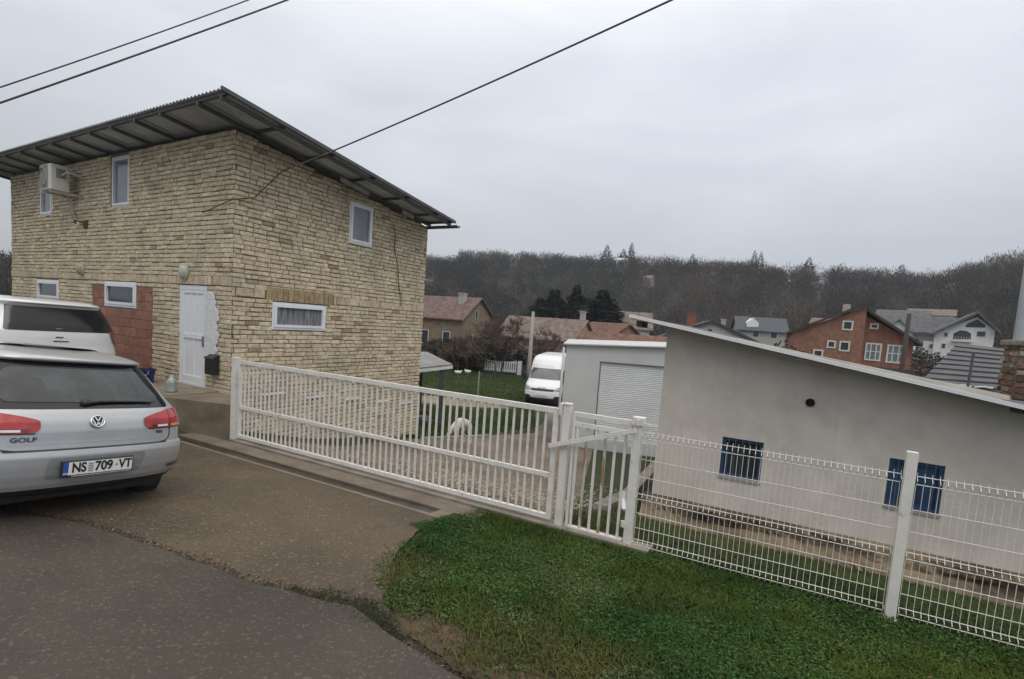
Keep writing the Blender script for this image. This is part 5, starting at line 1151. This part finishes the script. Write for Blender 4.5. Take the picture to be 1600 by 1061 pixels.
for px, d, ptop, sd, lab, sp, col in ((780,43,470,23,'bare reddish tree in front of the tall dark bare tree',.55,(.095,.062,.045)),(832,45,485,27,'bare brown tree right behind the utility pole top',.55,(.090,.060,.045)),(736,47,500,31,'bare purple brown bush between ochre gable and hedge',.62,(.075,.050,.045)),(875,44,500,33,'bare brown tree just left above the garage corner',.55,(.085,.058,.043)),(792,46,452,3,'large bare brown tree in front of the pink house, left of the utility pole',.55,(.085,.058,.042)),(762,50,462,5,'tall bare dark tree beside the ochre gable',.42,(.05,.045,.038)),(857,40,487,8,'bare spreading tree between utility pole and white van',.6,(.075,.056,.045)),
       (815,55,470,9,'bare tree behind the utility pole',.5,(.08,.058,.045)),(690,40,515,12,'bare shrub in front of the old house wall',.6,(.06,.048,.042)),(665,36,520,14,'bare shrub touching the brick house corner',.6,(.055,.045,.040)),(718,44,505,17,'bare twiggy tree under the ochre gable',.6,(.07,.052,.045))):
    q = at(px, ptop, d); bare_tree('bare_tree', lab, q.x, d, (q.z-zz(q.x,d))*.92, sd, sp, .7, 6 if px in (792,857,762,815) else 5, col=None if px == 762 else col, group='bare trees along the lawn')
for px, d, ptop, w_, lab, col in ((700,52,532,1.5,'dark shrub below the old house, left end of the hedge',(.024,.026,.018)),(722,50,538,1.6,'dark shrub second from the left in the hedge',(.020,.026,.018)),(745,53,528,1.6,'dark green shrub in the hedge under the ochre gable',(.018,.028,.018)),(768,54,540,1.6,'dark shrub behind the white picket piece',(.026,.026,.018)),
       (790,55,536,1.6,'dark shrub right behind the white pillar',(.024,.024,.018)),(812,52,545,1.5,'low dark shrub left of the utility pole foot',(.028,.024,.018)),(842,52,553,1.6,'low dark shrub left above the white van roof',(.022,.022,.016)),(868,50,556,1.6,'low dark shrub right above the white van roof',(.022,.022,.017)),(676,50,540,1.5,'dark shrub next to the brick house edge',(.022,.024,.018)),
       (1225,42,528,1.2,'dark round shrub at the left foot of the orange brick house',(.030,.032,.026)),(1440,48,548,1.5,'brown hedge between orange brick house and villa',(.075,.055,.045)),(1405,60,522,1.2,'dark bush left of the villa wing',(.035,.038,.030)),(1470,60,545,1.4,'bare brownish bush below the villa windows',(.055,.048,.042)),(1075,50,512,1.2,'bush left of the red chimney',(.045,.040,.03))):
    q = at(px, ptop-(8 if px < 880 else 0), d); h_ = q.z-zz(q.x,d); solo('shrub', lab, q.x, d, max(1.2,h_*.95), 'leafy', 2200, col, wd=w_*2.0 if px < 880 else w_, leafs=.8, cat='shrub', group='shrubs around the valley houses')
# ---------------------------------------------------------------- grass
M_grass = mat('grass_blades', (1,1,1), .75, var=.1, scale=3, attr='Col', spec=.12)
def blades(name, P, hgt, col, label, seed=1, wid=.004, lean=.7, kinds=.0, leafsz=.012):
    rg = np.random.default_rng(seed); n = len(P); a = rg.uniform(0,2*np.pi,n); h = hgt*rg.uniform(.45,1.25,n); w_ = wid*rg.uniform(.7,1.4,n)
    z0 = Z(P[:,0],P[:,1]); base = np.stack([P[:,0],P[:,1],z0], -1); d = np.stack([np.cos(a),np.sin(a),np.zeros(n)], -1); s = np.stack([-np.sin(a),np.cos(a),np.zeros(n)], -1)
    ln = rg.uniform(.1,lean,n); mid = base+d*(h*ln*.35)[:,None]+np.array([0,0,1])*(h*.62)[:,None]; tip = base+d*(h*ln*1.2)[:,None]+np.array([0,0,1])*(h*rg.uniform(.55,1,n))[:,None]
    V = np.stack([base-s*w_[:,None], base+s*w_[:,None], mid+s*(w_*.8)[:,None], mid-s*(w_*.8)[:,None], tip, tip+s*.0004], 1)
    F_ = (np.arange(n)*6)[:,None,None]+np.array([[0,1,2,3],[3,2,5,4]])[None]
    V = V.reshape(-1,3); F_ = F_.reshape(-1,4); C_ = np.repeat(col*rg.uniform(.45,1.5,(n,1)), 6, 0)
    o = npmesh(name, V, F_, M_grass, C_); return tag(o, label, kind='stuff')
def vnoise(x, y, s, seed):
    return (np.sin(x*s+seed)*np.cos(y*s*1.17-seed*2)+.6*np.sin((x+y)*s*1.9+seed*3)*np.cos((x-y)*s*2.3+seed)+.35*np.sin(x*s*4.7-seed)*np.sin(y*s*5.1+seed))/1.6
DX = [(2.0,2.4),(2.6,-.10),(3.0,-.47),(3.45,-.80),(3.8,-.90),(4.09,-.93),(4.5,-.93),(4.9,-.88),(5.2,-.80),(5.55,-.62),(5.74,-.50),(5.95,-.30),(6.2,-.2)]   # y -> left edge x of the verge
DX = [(1.2,2.2),(2.0,1.0),(2.6,-.02)]+DX[2:]
def verge(n, seed):
    rg = np.random.default_rng(seed); x = rg.uniform(-1.1,7.5,n); y = rg.uniform(1.6,6.4,n); t = (x+4.54)*.4602+(y-8.33)*.8878
    e = np.interp(y, [k[0] for k in DX], [k[1] for k in DX]); d = x-e+.07+.13*vnoise(x,y,4.1,2)+.07*vnoise(x,y,11,5)
    soil = np.exp(-(((x+.48)/.30)**2+((y-3.12)/.36)**2))+.8*np.exp(-(((x-.1)/.4)**2+((y-2.72)/.16)**2)); soil2 = np.clip(1-(y-2.2)/.9,0,1)*.3
    keep = (t < -.02) & (rg.random(n) < np.clip(d/.10,0,1)) & (rg.random(n) > np.clip(soil*1.2-.12,0,.93)) & (x < 1.25*y+.5)
    keep &= rg.random(n) < .80+.35*vnoise(x,y,3.0,1)
    return np.stack([x,y],-1)[keep], soil[keep]
def gcol(P, a=(.017,.048,.008), b_=(.056,.086,.014), c_=(.095,.085,.030)):
    f = np.clip(.5+.5*vnoise(P[:,0],P[:,1],1.6,3),0,1)[:,None]; g_ = np.clip(vnoise(P[:,0],P[:,1],.9,8)-.25,0,1)[:,None]
    return np.array(a)*(1-f)*(1-g_)+np.array(b_)*f*(1-g_)+np.array(c_)*g_
P, so_ = verge(420000, 3); c_ = gcol(P)*(1-so_[:,None]*.5)+np.array([.09,.06,.03])*so_[:,None]*.5
blades('verge_grass', P, .050, c_, 'short green grass on the verge in front of the fence', 5, wid=.0032, lean=1.3)
# clover and weed leaves among the grass
def leaves(name, P, col, sz, label, seed=1, hz_=(.015,.05)):
    rg = np.random.default_rng(seed); n = len(P); c = np.stack([P[:,0],P[:,1],Z(P[:,0],P[:,1])+rg.uniform(*hz_,n)],-1); s = sz*rg.uniform(.5,1.3,n); nn = rg.normal(size=(n,3))*.35+np.array([0,0,1.]); nn /= np.linalg.norm(nn,axis=1)[:,None]
    a = rg.normal(size=(n,3)); u = np.cross(nn,a); u /= np.linalg.norm(u,axis=1)[:,None]; v = np.cross(nn,u)
    V = np.stack([c-u*s[:,None], c-v*(s*.55)[:,None]+nn*(s*.2)[:,None], c+u*s[:,None], c+v*(s*.55)[:,None]+nn*(s*.2)[:,None]],1)
    o = npmesh(name, V.reshape(-1,3), np.arange(n*4).reshape(-1,4), M_grass, np.repeat(col*rg.uniform(.7,1.35,(n,1)),4,0)); return tag(o, label, kind='stuff')
P, so_ = verge(170000, 9); m_ = (vnoise(P[:,0],P[:,1],2.2,4) > -.15); P = P[m_]; leaves('verge_weeds', P, gcol(P, (.022,.062,.017),(.052,.100,.030),(.095,.135,.070)), .0135, 'clover and small weeds in the verge grass', 4)
P, so_ = verge(2600, 31); leaves('fallen_leaves', P[:260], np.tile(np.array([[.085,.060,.030]]),(min(260,len(P)),1)), .016, 'scattered brown fallen leaves on the verge grass', 9, (.03,.055))
P, so_ = verge(30000, 33); k = vnoise(P[:,0],P[:,1],5.5,7) > .62; P = P[k]; blades('tall_tufts', P, .105, gcol(P)*1.15, 'longer grass tufts on the verge', 15, wid=.0034, lean=1.0)
# inside the fence
rg = np.random.default_rng(8); s = rg.uniform(6.3,14,190000); t = rg.uniform(.02,2.1,190000); k = rg.random(len(s)) < np.where(t < .3, .8, 1)*(1-.55*(t > 1.75)); s, t = s[k], t[k]
P = np.stack([-4.54+u_[0]*s+n_[0]*t, 8.33+u_[1]*s+n_[1]*t], -1); blades('yard_grass', P, .06, gcol(P,(.030,.055,.016),(.055,.080,.024))*.95, 'grass between the mesh fence and the grey shed', 11, wid=.004, lean=1.1)
s = rg.uniform(5.7,8.0,50000); t = rg.uniform(.10,7.0,50000); k = rg.random(len(s)) < np.clip((s-5.55-.08*t)/.5,0,1)*np.clip(1.2-t/7,0,1); s, t = s[k], t[k]
P = np.stack([-4.54+u_[0]*s+n_[0]*t, 8.33+u_[1]*s+n_[1]*t], -1); blades('path_grass', P, .07, gcol(P,(.035,.055,.018),(.075,.080,.03)), 'rough grass and weeds behind the small gate', 12, wid=.005, lean=1.1)
n = 170000; x = rg.uniform(-7.5,2.5,n); y = 13.6+rg.random(n)**1.6*38; k = (x < -2.3+(y-13.5)*1.02+.3*vnoise(x,y,1.1,2)) & (rg.random(n) < .9); P = np.stack([x[k],y[k]],-1)
k = ~((np.hypot((P[:,0]+2.2)/2.4,(P[:,1]-24.0)/2.2) < 1)); P = P[k]
k = (P[:,0] < .9+(P[:,1]-16)*.04) ; P = P[k]; blades('lawn_grass', P, .075, gcol(P,(.034,.062,.018),(.060,.092,.026)), 'lawn behind the gravel yard', 13, wid=.011, lean=1.2)
# dark weeds and crumbs along the asphalt edge
rg = np.random.default_rng(4); f = rg.beta(2.2,1.6,9000); ex = np.interp(f,[0,.5,1],[-1.55,-.95,-.55]); ey = np.interp(f,[0,.5,1],[3.52,3.32,2.98]); wdt = .015+.085*np.sin(np.pi*f)**2
P = np.stack([ex+rg.normal(0,1,len(f))*wdt*.8, ey+rg.normal(0,1,len(f))*wdt],-1); blades('edge_weeds', P[:5200], .040, np.tile(np.array([[.022,.030,.012]]),(5200,1)), 'dark weeds at the ragged asphalt edge', 6, wid=.003, lean=1.6)
def pebbles(name, P, col, sz, label, seed):
    rg = np.random.default_rng(seed); n = len(P); s = sz*rg.uniform(.4,1.5,n)**1.3; a = rg.uniform(0,6.28,n); c = np.stack([P[:,0],P[:,1],Z(P[:,0],P[:,1])+.03],-1)
    V = []; 
    for j in range(5): V.append(c+np.stack([np.cos(a+j*1.257)*s*rg.uniform(.6,1.1,n), np.sin(a+j*1.257)*s*rg.uniform(.6,1.1,n), np.zeros(n)],-1))
    V.append(c+np.stack([np.zeros(n),np.zeros(n),s*.55],-1)); V = np.stack(V,1)
    F_ = (np.arange(n)*6)[:,None,None]+np.array([[j,(j+1)%5,5] for j in range(5)])[None]
    o = npmesh(name, V.reshape(-1,3), F_.reshape(-1,3), M_grass, np.repeat(col*rg.uniform(.5,1.5,(n,1)),6,0)); return tag(o, label, kind='stuff')
rg = np.random.default_rng(14); n = 5200; f = rg.random(n); i_ = np.interp(f*8.5, range(len(EDGE)), [e[0] for e in EDGE]) if False else None
ea = np.array(EDGE[2:11]); fi = rg.uniform(0,len(ea)-1,n); px_ = np.interp(fi, range(len(ea)), ea[:,0]); py_ = np.interp(fi, range(len(ea)), ea[:,1])
P = np.stack([px_+rg.normal(0,.035,n)+.0, py_+rg.normal(0,.05,n)+.02],-1); Q_ = P[vnoise(P[:,0],P[:,1],6,3) > .1]; blades('edge_moss', Q_, .018, np.tile(np.array([[.026,.024,.014]]),(len(Q_),1)), 'dark moss and crumbs in the joint beside the asphalt', 16, wid=.004, lean=1.8); pebbles('edge_grit', P, np.tile(np.array([[.038,.030,.023]]),(n,1)), .0062, 'dark grit along the asphalt edge', 2)
n = 2600; x = rg.uniform(-6,.8,n); y = rg.uniform(2.6,7.6,n); P = np.stack([x,y],-1); t = (x+4.54)*.4602+(y-8.33)*.8878; e = np.interp(y, [k[0] for k in DX], [k[1] for k in DX]); k = (t < -.95) & (x < e); P = P[k]
pebbles('loose_pebbles', P, np.tile(np.array([[.22,.195,.15]]),(len(P),1)), .0065, 'loose pale pebbles on the driveway and road', 3)
n = 9000; sx = rg.uniform(.4,5.6,n); tt = rg.uniform(.2,4.6,n); P = np.stack([-4.54+u_[0]*sx+n_[0]*tt, 8.33+u_[1]*sx+n_[1]*tt],-1); k = rg.random(n) < .35+.9*np.clip(sx/5.6,0,1)*np.clip(1-tt/3.5,0,1); P = P[k]
pebbles('yard_pebbles', P, np.tile(np.array([[.26,.225,.17]]),(len(P),1)), .016, 'gravel stones in the yard behind the gate', 4)
# soil patch on the verge
m = mat('bare_soil', (.070,.047,.028), .95, var=.35, scale=5, bump=.9, bscale=50, bdist=.02); overlay(m, (.045,.042,.018), 3, .5, .64, amt=.8, detail=7)
strip('bare_soil', [(-.95,4.2),(-.90,3.6),(-.62,3.12),(-.1,2.7),(.8,2.1)], [(-.75,4.15),(-.60,3.7),(-.25,3.25),(.3,2.85),(1.2,2.2)], 60, m, k=14, dz=.012, jit=.03, seed=8, label='bare mossy soil at the corner of the verge')
# ---------------------------------------------------------------- haze
hb = MB(); hb.box(-760,760,-40,760,-30,140); hz_o = hb.build('haze', None); tag(hz_o, kind='stuff')
m = bpy.data.materials.new('haze'); m.use_nodes = True; nt2 = m.node_tree; nt2.nodes.clear(); o_ = N(nt2,'ShaderNodeOutputMaterial'); pv = N(nt2,'ShaderNodeVolumePrincipled'); pv.inputs['Density'].default_value = .00042; pv.inputs['Color'].default_value = (.80,.86,.95,1); L(nt2, pv, 0, o_, 'Volume')
hz_o.data.materials.clear(); hz_o.data.materials.append(m)
